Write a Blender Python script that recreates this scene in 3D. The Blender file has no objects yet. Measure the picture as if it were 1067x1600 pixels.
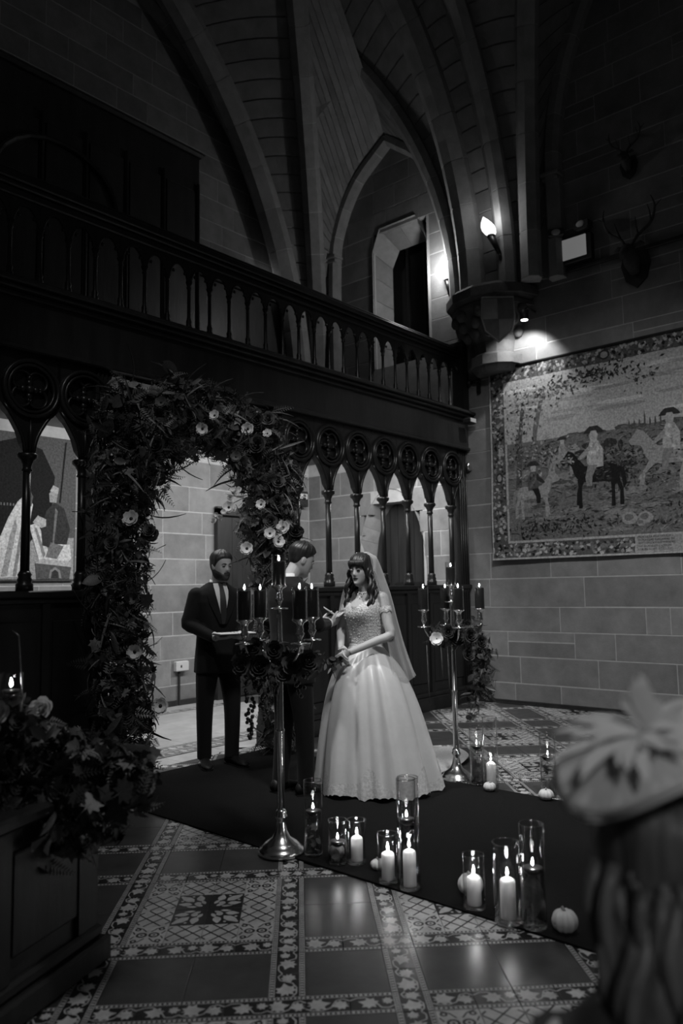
import bpy, bmesh, math, random
from math import sin, cos, pi, radians, sqrt, atan2, exp
from mathutils import Vector, Matrix, Quaternion
random.seed(7)
scene = bpy.context.scene
COL = scene.collection

# ------------------------------------------------------------------ camera
YAW = radians(41.0); PITCH = math.atan(119/1215.0); ROLL = radians(1.0)
FH = Vector((cos(YAW), sin(YAW), 0)); RT = Vector((sin(YAW), -cos(YAW), 0)); UP = Vector((0, 0, 1))
FW = FH*cos(PITCH)+UP*sin(PITCH); UC = -FH*sin(PITCH)+UP*cos(PITCH)
CR = RT*cos(ROLL)-UC*sin(ROLL); CU = RT*sin(ROLL)+UC*cos(ROLL)
CAM = Vector((0, 0, 1.48))
cam_d = bpy.data.cameras.new('camera'); cam = bpy.data.objects.new('camera', cam_d); COL.objects.link(cam)
cam_d.sensor_fit = 'VERTICAL'; cam_d.sensor_height = 36; cam_d.sensor_width = 24
cam_d.lens = 1215/1600*36; cam_d.clip_start = .05
m = Matrix.Identity(4)
for i in range(3):
    m[i][0] = CR[i]; m[i][1] = CU[i]; m[i][2] = -FW[i]; m[i][3] = CAM[i]
cam.matrix_world = m
cam_d.dof.use_dof = True; cam_d.dof.focus_distance = 5.6; cam_d.dof.aperture_fstop = 1.7
scene.camera = cam
# ------------------------------------------------------------------ world, exposure
w = bpy.data.worlds.new('world'); scene.world = w; w.use_nodes = True
w.node_tree.nodes['Background'].inputs[0].default_value = (1, 1, 1, 1)
w.node_tree.nodes['Background'].inputs[1].default_value = .014
vs = scene.view_settings
vs.view_transform = 'Standard'; vs.look = 'None'; vs.exposure = 0; vs.gamma = 1; vs.use_curve_mapping = False
# ------------------------------------------------------------------ the room's lamps and added fill spots
def spot(name, loc, target, watts, deg, blend=.6, size=.15):
    l = bpy.data.lights.new(name, 'SPOT'); l.energy = watts; l.spot_size = radians(deg); l.spot_blend = blend
    l.shadow_soft_size = size
    o = bpy.data.objects.new(name, l); COL.objects.link(o); o.location = loc
    o.rotation_euler = (Vector(target)-Vector(loc)).to_track_quat('-Z', 'Y').to_euler()
    return o
def point(name, loc, watts, size=.05):
    l = bpy.data.lights.new(name, 'POINT'); l.energy = watts; l.shadow_soft_size = size
    o = bpy.data.objects.new(name, l); COL.objects.link(o); o.location = loc
    return o
def area(name, loc, target, watts, sx, sy):
    l = bpy.data.lights.new(name, 'AREA'); l.energy = watts; l.shape = 'RECTANGLE'; l.size = sx; l.size_y = sy
    o = bpy.data.objects.new(name, l); COL.objects.link(o); o.location = loc
    o.rotation_euler = (Vector(target)-Vector(loc)).to_track_quat('-Z', 'Y').to_euler()
    return o
KEY = spot('ceremony_spot', (3.1, 4.6, 5.0), (4.7, 3.7, .9), 420, 40, .8, .10)
HALL = spot('hall_spot', (2.0, .2, 7.2), (7.4, 3.2, .5), 1720, 63, 1.0, .35)
TAP = spot('tapestry_spot', (8.50, 4.36, 4.70), (8.95, 4.62, 4.0), 50, 115, .6, .03)
PAS1 = area('passage_lamp', (7.2, 5.80, 3.34), (7.2, 8.2, .2), 95, 2.6, .16)
PAS2 = area('passage_lamp', (4.6, 5.80, 3.34), (5.2, 8.2, .2), 66, 2.0, .16)
GAL = point('gallery_lamp', (8.64, 5.70, 5.88), 24, .05)
GST = spot('guest_fill_spot', (-1.3, -1.7, 3.3), (1.2, .45, 1.0), 120, 24, 1.0, .2)  # added fill from behind the camera, brightens the guest's hat and hair
FILL = spot('hall_fill_spot', (2.4, 1.2, 6.6), (2.8, 1.5, 0), 280, 66, 1.0, .35)  # invented overhead fill for floor, flowers and hat, not a fitting of the hall
ARS = spot('arch_fill_spot', (.6, 1.6, 6.8), (4.3, 5.1, 1.6), 230, 36, .8, .12)  # extra front light added to lift the arch blooms and the men's faces
GAL2 = point('gallery_lamp', (7.95, 8.30, 6.03), 1.6, .04)

# ------------------------------------------------------------------ materials
def mat(name, v, rough=.6, metal=0, nscale=0, namt=.25, bump=0, bscale=40, orand=0, spec=.5, sheen=0, coat=0, emis=0, alpha=1, sss=0, stretch=None):
    m = bpy.data.materials.new(name); m.use_nodes = True
    nt = m.node_tree; b = nt.nodes['Principled BSDF']; L = nt.links.new
    b.inputs['Base Color'].default_value = (v, v, v, 1)
    b.inputs['Roughness'].default_value = rough; b.inputs['Metallic'].default_value = metal
    b.inputs['Specular IOR Level'].default_value = spec
    if sheen: b.inputs['Sheen Weight'].default_value = sheen
    if coat: b.inputs['Coat Weight'].default_value = coat; b.inputs['Coat Roughness'].default_value = .15
    if sss:
        b.inputs['Subsurface Weight'].default_value = sss; b.inputs['Subsurface Radius'].default_value = (.03, .03, .03)
        b.inputs['Subsurface Scale'].default_value = 1
    if emis:
        b.inputs['Emission Color'].default_value = (1, 1, 1, 1); b.inputs['Emission Strength'].default_value = emis
    tc = None
    if nscale or bump:
        tc = nt.nodes.new('ShaderNodeTexCoord'); src = tc.outputs['Object']
        if stretch:
            mp = nt.nodes.new('ShaderNodeMapping'); mp.inputs['Scale'].default_value = stretch
            L(src, mp.inputs['Vector']); src = mp.outputs['Vector']
    val = None
    if nscale:
        n = nt.nodes.new('ShaderNodeTexNoise'); n.inputs['Scale'].default_value = nscale; n.inputs['Detail'].default_value = 6
        n.inputs['Roughness'].default_value = .65
        if orand:
            oi0 = nt.nodes.new('ShaderNodeObjectInfo')
            ad = nt.nodes.new('ShaderNodeVectorMath'); ad.operation = 'ADD'
            sc = nt.nodes.new('ShaderNodeVectorMath'); sc.operation = 'SCALE'; sc.inputs[3].default_value = 37
            cb = nt.nodes.new('ShaderNodeCombineXYZ')
            for k in range(3): L(oi0.outputs['Random'], cb.inputs[k])
            L(cb.outputs[0], sc.inputs[0]); L(src, ad.inputs[0]); L(sc.outputs[0], ad.inputs[1]); L(ad.outputs[0], n.inputs['Vector'])
        else: L(src, n.inputs['Vector'])
        r = nt.nodes.new('ShaderNodeMapRange'); r.inputs[1].default_value = .3; r.inputs[2].default_value = .7
        r.inputs[3].default_value = v*(1-namt); r.inputs[4].default_value = v*(1+namt)
        L(n.outputs['Fac'], r.inputs[0]); val = r.outputs[0]
    if orand:
        oi = nt.nodes.new('ShaderNodeObjectInfo')
        r2 = nt.nodes.new('ShaderNodeMapRange'); r2.inputs[3].default_value = 1-orand; r2.inputs[4].default_value = 1+orand
        L(oi.outputs['Random'], r2.inputs[0])
        mu = nt.nodes.new('ShaderNodeMath'); mu.operation = 'MULTIPLY'
        if val: L(val, mu.inputs[0])
        else: mu.inputs[0].default_value = v
        L(r2.outputs[0], mu.inputs[1]); val = mu.outputs[0]
    if val:
        cc = nt.nodes.new('ShaderNodeCombineColor')
        for k in range(3): L(val, cc.inputs[k])
        L(cc.outputs[0], b.inputs['Base Color'])
    if bump:
        n2 = nt.nodes.new('ShaderNodeTexNoise'); n2.inputs['Scale'].default_value = bscale; n2.inputs['Detail'].default_value = 4
        L(src, n2.inputs['Vector'])
        bp = nt.nodes.new('ShaderNodeBump'); bp.inputs['Strength'].default_value = bump; bp.inputs['Distance'].default_value = .01
        L(n2.outputs['Fac'], bp.inputs['Height']); L(bp.outputs[0], b.inputs['Normal'])
    return m
def glassy(name, tint=1.0, rough=.0, minrefl=.03, f=1.0):
    m = bpy.data.materials.new(name); m.use_nodes = True; nt = m.node_tree; L = nt.links.new
    nt.nodes.remove(nt.nodes['Principled BSDF'])
    out = nt.nodes['Material Output']
    tr = nt.nodes.new('ShaderNodeBsdfTransparent'); tr.inputs[0].default_value = (tint, tint, tint, 1)
    gl = nt.nodes.new('ShaderNodeBsdfGlossy'); gl.inputs['Roughness'].default_value = rough
    lw = nt.nodes.new('ShaderNodeLayerWeight'); lw.inputs[0].default_value = .5
    fr = nt.nodes.new('ShaderNodeMath'); fr.operation = 'POWER'; fr.inputs[1].default_value = 3.0; L(lw.outputs['Facing'], fr.inputs[0])
    mx = nt.nodes.new('ShaderNodeMixShader')
    mm = nt.nodes.new('ShaderNodeMath'); mm.operation = 'MULTIPLY_ADD'; mm.inputs[1].default_value = f*.7; mm.inputs[2].default_value = minrefl
    L(fr.outputs[0], mm.inputs[0]); L(mm.outputs[0], mx.inputs[0]); L(tr.outputs[0], mx.inputs[1]); L(gl.outputs[0], mx.inputs[2]); L(mx.outputs[0], out.inputs[0])
    return m
def sheer(name, v, cover):
    m = bpy.data.materials.new(name); m.use_nodes = True; nt = m.node_tree; L = nt.links.new
    nt.nodes.remove(nt.nodes['Principled BSDF']); out = nt.nodes['Material Output']
    tr = nt.nodes.new('ShaderNodeBsdfTransparent'); df = nt.nodes.new('ShaderNodeBsdfDiffuse'); df.inputs[0].default_value = (v, v, v, 1)
    tl = nt.nodes.new('ShaderNodeBsdfTranslucent'); tl.inputs[0].default_value = (v, v, v, 1)
    m1 = nt.nodes.new('ShaderNodeMixShader'); m1.inputs[0].default_value = .35
    L(df.outputs[0], m1.inputs[1]); L(tl.outputs[0], m1.inputs[2])
    lw = nt.nodes.new('ShaderNodeLayerWeight'); lw.inputs[0].default_value = .35
    ma = nt.nodes.new('ShaderNodeMath'); ma.operation = 'MULTIPLY_ADD'; ma.inputs[1].default_value = .55; ma.inputs[2].default_value = cover
    mx = nt.nodes.new('ShaderNodeMixShader')
    L(lw.outputs['Facing'], ma.inputs[0]); L(ma.outputs[0], mx.inputs[0]); L(tr.outputs[0], mx.inputs[1]); L(m1.outputs[0], mx.inputs[2]); L(mx.outputs[0], out.inputs[0])
    return m
M = {}
M['stone'] = mat('ashlar_stone', .20, .85, nscale=3.5, namt=.22, bump=.25, bscale=60, orand=.14, spec=.25)
M['stone2'] = mat('rib_stone', .24, .85, nscale=5, namt=.2, bump=.2, bscale=60, orand=.15, spec=.25)
M['mortar'] = mat('pale_mortar', .40, .9, nscale=9, namt=.15, spec=.2)
M['carved'] = mat('carved_dark_stone', .13, .85, nscale=6, namt=.3, bump=.3, spec=.25)
M['wood'] = mat('dark_oak', .022, .42, nscale=7, namt=.45, bump=.15, bscale=30, spec=.5, stretch=(1, 1, .15))
M['wood2'] = mat('dark_oak_lower', .014, .34, nscale=7, namt=.45, bump=.1, bscale=30, spec=.5, stretch=(1, 1, .15))
M['tile_plain'] = mat('plain_tile', .060, .30, nscale=9, namt=.25, bump=.04, bscale=90, orand=.12, spec=.35)
M['tile_light'] = mat('buff_encaustic', .52, .34, nscale=14, namt=.25, orand=.08, spec=.3)
M['tile_dark'] = mat('dark_encaustic', .020, .32, nscale=14, namt=.25, orand=.1, spec=.3)
M['tile_mid'] = mat('grey_encaustic', .16, .30, nscale=14, namt=.25, orand=.1)
M['tile_pass'] = mat('pale_passage_tile', .42, .45, nscale=9, namt=.15, orand=.06)
M['grout'] = mat('grout', .05, .8, nscale=20, namt=.3)
M['carpet'] = mat('black_carpet', .006, .95, nscale=60, namt=.5, bump=.5, bscale=300, spec=.05, sheen=.05)
M['silver'] = mat('polished_silver', .80, .22, metal=1, nscale=8, namt=.12)
M['iron'] = mat('dark_iron', .03, .4, metal=.6, nscale=12, namt=.3)
M['glass'] = glassy('clear_glass', .97, .02, .035)
M['rim'] = glassy('glass_rim', .9, .05, .22)
M['water'] = glassy('vase_water', .82, .02, .03)
M['wax'] = mat('ivory_wax', .85, .5, sss=1.0, spec=.4)
M['wax_dark'] = mat('dark_wax', .018, .3, spec=.5)
M['flame'] = mat('flame', 1, .5, emis=55)
M['wick'] = mat('wick', .02, .9)
M['suit'] = mat('black_suit_cloth', .006, .8, nscale=80, namt=.3, spec=.2, sheen=.05)
M['shirt'] = mat('white_shirt', .62, .8, spec=.2)
M['tie'] = mat('dark_satin_tie', .008, .45)
M['leather'] = mat('black_leather', .010, .5, spec=.3)
M['skin'] = mat('skin', .42, .5, sss=.15, spec=.35)
M['hairdark'] = mat('dark_hair', .018, .45, nscale=50, namt=.6, stretch=(1, 1, .15), spec=.5)
M['hairbrown'] = mat('brown_hair', .035, .45, nscale=50, namt=.6, stretch=(1, 1, .15), spec=.5)
M['hairfair'] = mat('fair_hair', .11, .45, nscale=40, namt=.6, stretch=(1, 1, .1), spec=.4)
M['lip'] = mat('dark_lipstick', .02, .35)
M['lipm'] = mat('natural_lip', .16, .5)
M['eyew'] = mat('eye_white', .38, .3)
M['eyed'] = mat('eye_dark', .012, .2)
M['satin'] = mat('ivory_satin', .53, .37, nscale=12, namt=.05, spec=.5, sheen=.2)
M['lace'] = mat('lace_bodice', .50, .55, nscale=70, namt=.55, bump=.6, bscale=110, spec=.4)
M['laceh'] = mat('lace_hem', .50, .6, nscale=60, namt=.25, bump=.3, bscale=110)
M['veil'] = sheer('veil_tulle', .8, .20)
M['pearl'] = mat('pearl', .75, .25)
M['paper'] = mat('paper', .7, .8)
M['leafd'] = mat('dark_leaf', .022, .45, nscale=20, namt=.6, spec=.4)
M['leafm'] = mat('mid_leaf', .055, .45, nscale=20, namt=.6, spec=.4)
M['leafl'] = mat('pale_leaf', .17, .5, nscale=20, namt=.5, spec=.4)
M['petalw'] = mat('white_petal', .72, .6, nscale=30, namt=.15)
M['petald'] = mat('dark_petal', .042, .5, nscale=30, namt=.4)
M['petalm'] = mat('dusty_petal', .11, .55, nscale=30, namt=.3)
M['black'] = mat('black_centre', .006, .5)
M['grape'] = mat('dark_grape', .02, .28, spec=.6)
M['pumpkin'] = mat('white_pumpkin', .62, .55, nscale=9, namt=.12)
M['pstem'] = mat('pumpkin_stem', .25, .8)
M['plastic_w'] = mat('white_plastic', .55, .5)
M['plastic_d'] = mat('dark_plastic', .025, .45)
M['diffuser'] = mat('lamp_diffuser', .42, .5, emis=.12)
M['torch'] = mat('lit_torch_glass', 1, .5, emis=1.6)
M['felt'] = mat('pale_felt', .62, .9, sheen=.4, nscale=20, namt=.1)
M['fur'] = mat('deer_hide', .05, .9, nscale=20, namt=.4)
M['antler'] = mat('antler', .045, .7)
M['robe'] = mat('dark_dress', .03, .8)
# painted and woven greys
for k, v in dict(g02=.015, g05=.035, g10=.08, g18=.14, g25=.20, g32=.27, g40=.36, g55=.5).items():
    M[k] = mat('woven_'+k, v, .9, nscale=45, namt=.45, bump=.3, bscale=160, spec=.1)

# ------------------------------------------------------------------ mesh helpers
class MB:
    def __init__(s): s.v = []; s.f = []; s.mi = []
    def add(s, vs, fs, mi=0):
        o = len(s.v); s.v += [tuple(x) for x in vs]; s.f += [tuple(i+o for i in f) for f in fs]; s.mi += [mi]*len(fs); return s
    def merge(s, o, M4=None, mi=None):
        vs = [M4 @ Vector(x) for x in o.v] if M4 is not None else o.v
        k = len(s.v); s.v += [tuple(x) for x in vs]; s.f += [tuple(i+k for i in f) for f in o.f]
        s.mi += o.mi if mi is None else [mi]*len(o.f); return s
    def box(s, x0, x1, y0, y1, z0, z1, mi=0, b=0):
        if b <= 0:
            s.add([(x, y, z) for z in (z0, z1) for y in (y0, y1) for x in (x0, x1)],
                  [(0, 2, 3, 1), (4, 5, 7, 6), (0, 1, 5, 4), (2, 6, 7, 3), (0, 4, 6, 2), (1, 3, 7, 5)], mi)
        else:
            lv = []
            for z, k in ((z0, b), (z0+b, 0), (z1-b, 0), (z1, b)):
                lv += [(x0+k+(b if 0 else 0), y0+k, z), (x1-k, y0+k, z), (x1-k, y1-k, z), (x0+k, y1-k, z)]
            f = [(3, 2, 1, 0), (12, 13, 14, 15)]
            for l in range(3):
                for k in range(4):
                    f.append((l*4+k, l*4+(k+1) % 4, l*4+4+(k+1) % 4, l*4+4+k))
            s.add(lv, f, mi)
        return s
    def lathe(s, prof, n=16, mi=0, c=(0, 0, 0), cap=True, ph=0, sy=1):
        vs = []; fs = []
        for r, z in prof:
            for k in range(n):
                a = 2*pi*k/n+ph; vs.append((c[0]+r*cos(a), c[1]+r*sin(a)*sy, c[2]+z))
        for j in range(len(prof)-1):
            for k in range(n): fs.append((j*n+k, j*n+(k+1) % n, (j+1)*n+(k+1) % n, (j+1)*n+k))
        if cap:
            fs.append(tuple(range(n-1, -1, -1))); fs.append(tuple((len(prof)-1)*n+k for k in range(n)))
        return s.add(vs, fs, mi)
    def rings(s, rings, mi=0, cap=True, closed=True):
        n = len(rings[0]); vs = [p for r in rings for p in r]; fs = []
        for j in range(len(rings)-1):
            for k in range(n if closed else n-1): fs.append((j*n+k, j*n+(k+1) % n, (j+1)*n+(k+1) % n, (j+1)*n+k))
        if cap and closed:
            fs.append(tuple(range(n-1, -1, -1))); fs.append(tuple((len(rings)-1)*n+k for k in range(n)))
        return s.add(vs, fs, mi)
    def tube(s, pts, rad, n=8, mi=0, flat=1.0, up=None):
        pts = [Vector(p) for p in pts]
        if not isinstance(rad, (list, tuple)): rad = [rad]*len(pts)
        rs = []; nrm = None
        for i, p in enumerate(pts):
            t = (pts[min(i+1, len(pts)-1)]-pts[max(i-1, 0)])
            t = t.normalized() if t.length > 1e-9 else Vector((0, 0, 1))
            if nrm is None:
                a = Vector(up) if up else (Vector((0, 0, 1)) if abs(t.z) < .9 else Vector((1, 0, 0)))
                nrm = (a-t*a.dot(t)).normalized()
            else:
                nrm = (nrm-t*nrm.dot(t)); nrm = nrm.normalized() if nrm.length > 1e-6 else t.orthogonal().normalized()
            bn = t.cross(nrm); r = rad[i]
            rs.append([p+nrm*(r*cos(2*pi*k/n))+bn*(r*flat*sin(2*pi*k/n)) for k in range(n)])
        return s.rings(rs, mi)
    def ball(s, c, r, n=10, m=7, mi=0):
        if not isinstance(r, (list, tuple)): r = (r, r, r)
        vs = []; fs = []
        for j in range(1, m):
            a = pi*j/m
            for k in range(n): vs.append((c[0]+r[0]*sin(a)*cos(2*pi*k/n), c[1]+r[1]*sin(a)*sin(2*pi*k/n), c[2]+r[2]*cos(a)))
        t = len(vs); vs += [(c[0], c[1], c[2]+r[2]), (c[0], c[1], c[2]-r[2])]
        for j in range(m-2):
            for k in range(n): fs.append((j*n+k, (j+1)*n+k, (j+1)*n+(k+1) % n, j*n+(k+1) % n))
        for k in range(n):
            fs.append((t, k, (k+1) % n)); fs.append((t+1, (m-2)*n+(k+1) % n, (m-2)*n+k))
        return s.add(vs, fs, mi)
    def prism(s, poly, z0, z1, mi=0, M4=None):
        n = len(poly); vs = [(x, y, z0) for x, y in poly]+[(x, y, z1) for x, y in poly]
        if M4 is not None: vs = [tuple(M4 @ Vector(v)) for v in vs]
        fs = [tuple(range(n-1, -1, -1)), tuple(range(n, 2*n))]+[(k, (k+1) % n, n+(k+1) % n, n+k) for k in range(n)]
        return s.add(vs, fs, mi)
    def mesh(s, name, mats, smooth=False):
        me = bpy.data.meshes.new(name); me.from_pydata(s.v, [], s.f)
        for mm in (mats if isinstance(mats, (list, tuple)) else [mats]): me.materials.append(M[mm] if isinstance(mm, str) else mm)
        if any(s.mi): me.polygons.foreach_set('material_index', s.mi)
        if smooth: me.polygons.foreach_set('use_smooth', [True]*len(s.f))
        me.update(); return me
    def build(s, name, mats, parent=None, smooth=False, loc=None, rz=0):
        return link(name, s.mesh(name, mats, smooth), parent, loc, rz)
def link(name, me, parent=None, loc=None, rz=0):
    o = bpy.data.objects.new(name, me); COL.objects.link(o)
    if parent: o.parent = parent
    if loc is not None: o.location = loc
    if rz: o.rotation_euler = (0, 0, rz)
    return o
def tag(o, label=None, cat=None, group=None, kind=None):
    if label: o['label'] = label
    if cat: o['category'] = cat
    if group: o['group'] = group
    if kind: o['kind'] = kind
    return o
def thing(name, label, cat, loc=(0, 0, 0), rz=0, group=None):
    o = link(name, None, None, loc, rz); return tag(o, label, cat, group)
def copy_tree(o, parent=None):
    c = o.copy(); COL.objects.link(c); c.parent = parent
    for ch in o.children: copy_tree(ch, c)
    return c
def lerp(a, b, t): return a+(b-a)*t
def interp(tab, x):
    tab = list(tab)
    if x <= tab[0][0]: return tab[0][1]
    for (x0, y0), (x1, y1) in zip(tab, tab[1:]):
        if x <= x1:
            i = tab.index((x0, y0)); h = x1-x0; d = (y1-y0)/h
            def slope(j):
                if j == 0: return (tab[1][1]-tab[0][1])/(tab[1][0]-tab[0][0])
                if j == len(tab)-1: return (tab[-1][1]-tab[-2][1])/(tab[-1][0]-tab[-2][0])
                a = (tab[j][1]-tab[j-1][1])/(tab[j][0]-tab[j-1][0]); b = (tab[j+1][1]-tab[j][1])/(tab[j+1][0]-tab[j][0])
                return 0 if a*b <= 0 else 2*a*b/(a+b)
            t = (x-x0)/h; m0, m1 = slope(i)*h, slope(i+1)*h
            return (2*t**3-3*t*t+1)*y0+(t**3-2*t*t+t)*m0+(3*t*t-2*t**3)*y1+(t**3-t*t)*m1
    return tab[-1][1]
def spline(pts, n):
    P = [Vector(p) for p in pts]; P = [P[0]*2-P[1]]+P+[P[-1]*2-P[-2]]; out = []
    segs = len(P)-3
    for i in range(n):
        u = i/(n-1)*segs; k = min(int(u), segs-1); t = u-k
        a, b, c, d = P[k:k+4]
        out.append(.5*((2*b)+(c-a)*t+(2*a-5*b+4*c-d)*t*t+(3*b-a-3*c+d)*t**3))
    return out
def in_view(p, margin=30):
    d = Vector(p)-CAM; z = d.dot(FW)
    if z < .2: return 0
    x = 533.5+1215*d.dot(CR)/z; y = 800-1215*d.dot(CU)/z
    return z if -margin < x < 1067+margin and -margin < y < 1600+margin else 0
# ================================================================== FLOOR
FA = YAW+radians(3.2)
E2 = Vector((cos(FA), sin(FA), 0)); E1 = Vector((sin(FA), -cos(FA), 0)); FROT = FA-pi/2
floor = MB().box(-3, 9.4, -3, 8.8, -.14, -.006).build('floor', 'grout'); tag(floor, kind='structure')
MAPLE = [(0, -.5), (.05, -.3), (.3, -.42), (.26, -.22), (.5, -.1), (.36, .02), (.46, .25), (.25, .2), (.14, .3), (0, .55), (-.14, .3), (-.25, .2), (-.46, .25), (-.36, .02), (-.5, -.1), (-.26, -.22), (-.3, -.42), (-.05, -.3)]
def slab(w, h, mi=0, t=.012):
    return MB().box(-w/2, w/2, -h/2, h/2, -t, 0, mi, b=.0016)
ZM = .0005
def flat(mb, poly, mi, z=ZM): mb.add([(x, y, z) for x, y in poly], [tuple(range(len(poly)))], mi)
def strip(mb, pts, w, mi, z=ZM):
    for (x0, y0), (x1, y1) in zip(pts, pts[1:]):
        l = math.hypot(x1-x0, y1-y0) or 1; nx, ny = -(y1-y0)/l*w/2, (x1-x0)/l*w/2
        mb.add([(x0-nx, y0-ny, z), (x1-nx, y1-ny, z), (x1+nx, y1+ny, z), (x0+nx, y0+ny, z)], [(0, 1, 2, 3)], mi)
def fanleaf(mb, cx, cy, sc, rot, mi, z=ZM):
    c, s_ = cos(rot), sin(rot); n = len(MAPLE)
    vs = [(cx, cy-.05*sc*c, z)]+[(cx+sc*(x*c-y*s_), cy+sc*(x*s_+y*c), z) for x, y in MAPLE]
    mb.add(vs, [(0, 1+k, 1+(k+1) % n) for k in range(n)], mi)
def band_tile(var):
    L_, W_ = .15, .136; mb = slab(L_-.002, W_-.002, 0)
    for sgn in (-1, 1):
        flat(mb, [(-L_/2+.001, sgn*.0655-.0015), (L_/2-.001, sgn*.0655-.0015), (L_/2-.001, sgn*.0655+.0015), (-L_/2+.001, sgn*.0655+.0015)], 1)
        flat(mb, [(-L_/2+.001, sgn*.0475-.0015), (L_/2-.001, sgn*.0475-.0015), (L_/2-.001, sgn*.0475+.0015), (-L_/2+.001, sgn*.0475+.0015)], 1)
        for k in range(9):
            x = -L_/2+(k+.5)*L_/9; flat(mb, [(x-.0045, sgn*.0565-.0055), (x+.0045, sgn*.0565-.0055), (x+.0045, sgn*.0565+.0055), (x-.0045, sgn*.0565+.0055)], 1)
    if var == 0:
        fanleaf(mb, -.032, .004, .082, -pi/2+.2, 1); fanleaf(mb, .043, -.004, .062, pi/2+.25, 1)
        strip(mb, [(-.075, -.02), (-.055, -.034), (-.02, -.036), (.01, -.02), (.03, .028), (.055, .036), (.075, .02)], .005, 1)
    else:
        fanleaf(mb, -.01, .0, .072, pi/2-.3, 1); fanleaf(mb, .055, .012, .045, -pi/2, 1)
        strip(mb, [(-.075, .02), (-.05, .036), (-.02, .036), (.015, .0), (.03, -.032), (.055, -.034), (.075, -.02)], .005, 1)
    return mb
def lattice_tile():
    mb = slab(.149, .163, 0)
    for k in (-1.5, -.5, .5, 1.5):
        for sg in (1, -1):
            pts = []
            n = 8
            for i in range(n+1):
                x = -.073+.146*i/n; y = (x*sg+k*.075)*1.08
                if abs(y) <= .08: pts.append((x, y))
            if len(pts) > 1: strip(mb, [pts[0], pts[-1]], .0075, 1)
    return mb
def fleur_tile():
    mb = slab(.149, .163, 0)
    def petal(x, y, a, l, w_):
        c, s_ = cos(a), sin(a); P = []
        for u, v in ((0, 0), (.25, .5), (.55, .55), (1, 0.1), (1, -.1), (.55, -.55), (.25, -.5)):
            P.append((x+l*u*c-w_*v*s_, y+l*u*s_+w_*v*c))
        flat(mb, P, 1)
    petal(.0, .0, pi*.75+.0, .095, .04); petal(-.005, -.03, pi-.12, .062, .034); petal(.03, .005, pi/2+.12, .068, .034)
    petal(.045, -.055, 2.5, .05, .02); petal(.02, -.06, 3.0, .05, .018); petal(.055, -.03, 2.0, .05, .018)
    flat(mb, [(.02+.016*cos(a*pi/4), -.02+.016*sin(a*pi/4)) for a in range(8)], 1)
    flat(mb, [(-.055+.007*cos(a*pi/4), .01+.007*sin(a*pi/4)) for a in range(8)], 1); flat(mb, [(-.01+.007*cos(a*pi/4), .06+.007*sin(a*pi/4)) for a in range(8)], 1)
    return mb
def rosette_tile():
    mb = slab(.149, .163, 0)
    def ring(x, y, r0, r1):
        for k in range(10):
            a, b = 2*pi*k/10, 2*pi*(k+1)/10
            flat(mb, [(x+r0*cos(a), y+r0*sin(a)), (x+r1*cos(a), y+r1*sin(a)), (x+r1*cos(b), y+r1*sin(b)), (x+r0*cos(b), y+r0*sin(b))], 1)
    ring(-.026, 0, .014, .024); ring(.026, 0, .014, .024); ring(-.026, 0, 0, .006); ring(.026, 0, 0, .006)
    for sx in (-1, 1):
        for sy in (-1, 1):
            ring(sx*.05, sy*.055, .006, .014); strip(mb, [(sx*.01, sy*.03), (sx*.03, sy*.06), (sx*.06, sy*.074)], .006, 1); strip(mb, [(sx*.055, sy*.01), (sx*.068, sy*.035)], .006, 1)
    return mb
TT = {'band0': (band_tile(0), ['tile_dark', 'tile_light'], 'border_tile', .15, .136), 'band1': (band_tile(1), ['tile_dark', 'tile_light'], 'border_tile', .15, .136),
      'plain': (slab(.3, .34), ['tile_plain'], 'plain_tile', .302, .342), 'lat': (lattice_tile(), ['tile_light', 'tile_dark'], 'lattice_tile', .1505, .165),
      'fleur': (fleur_tile(), ['tile_dark', 'tile_light'], 'fleur_tile', .1505, .165), 'ros': (rosette_tile(), ['tile_light', 'tile_dark'], 'rosette_tile', .1505, .165)}
TM = {k: v[0].mesh(v[2], v[1]) for k, v in TT.items()}
SP, TP = 1.207, 1.305   # repeat of the pattern
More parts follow.
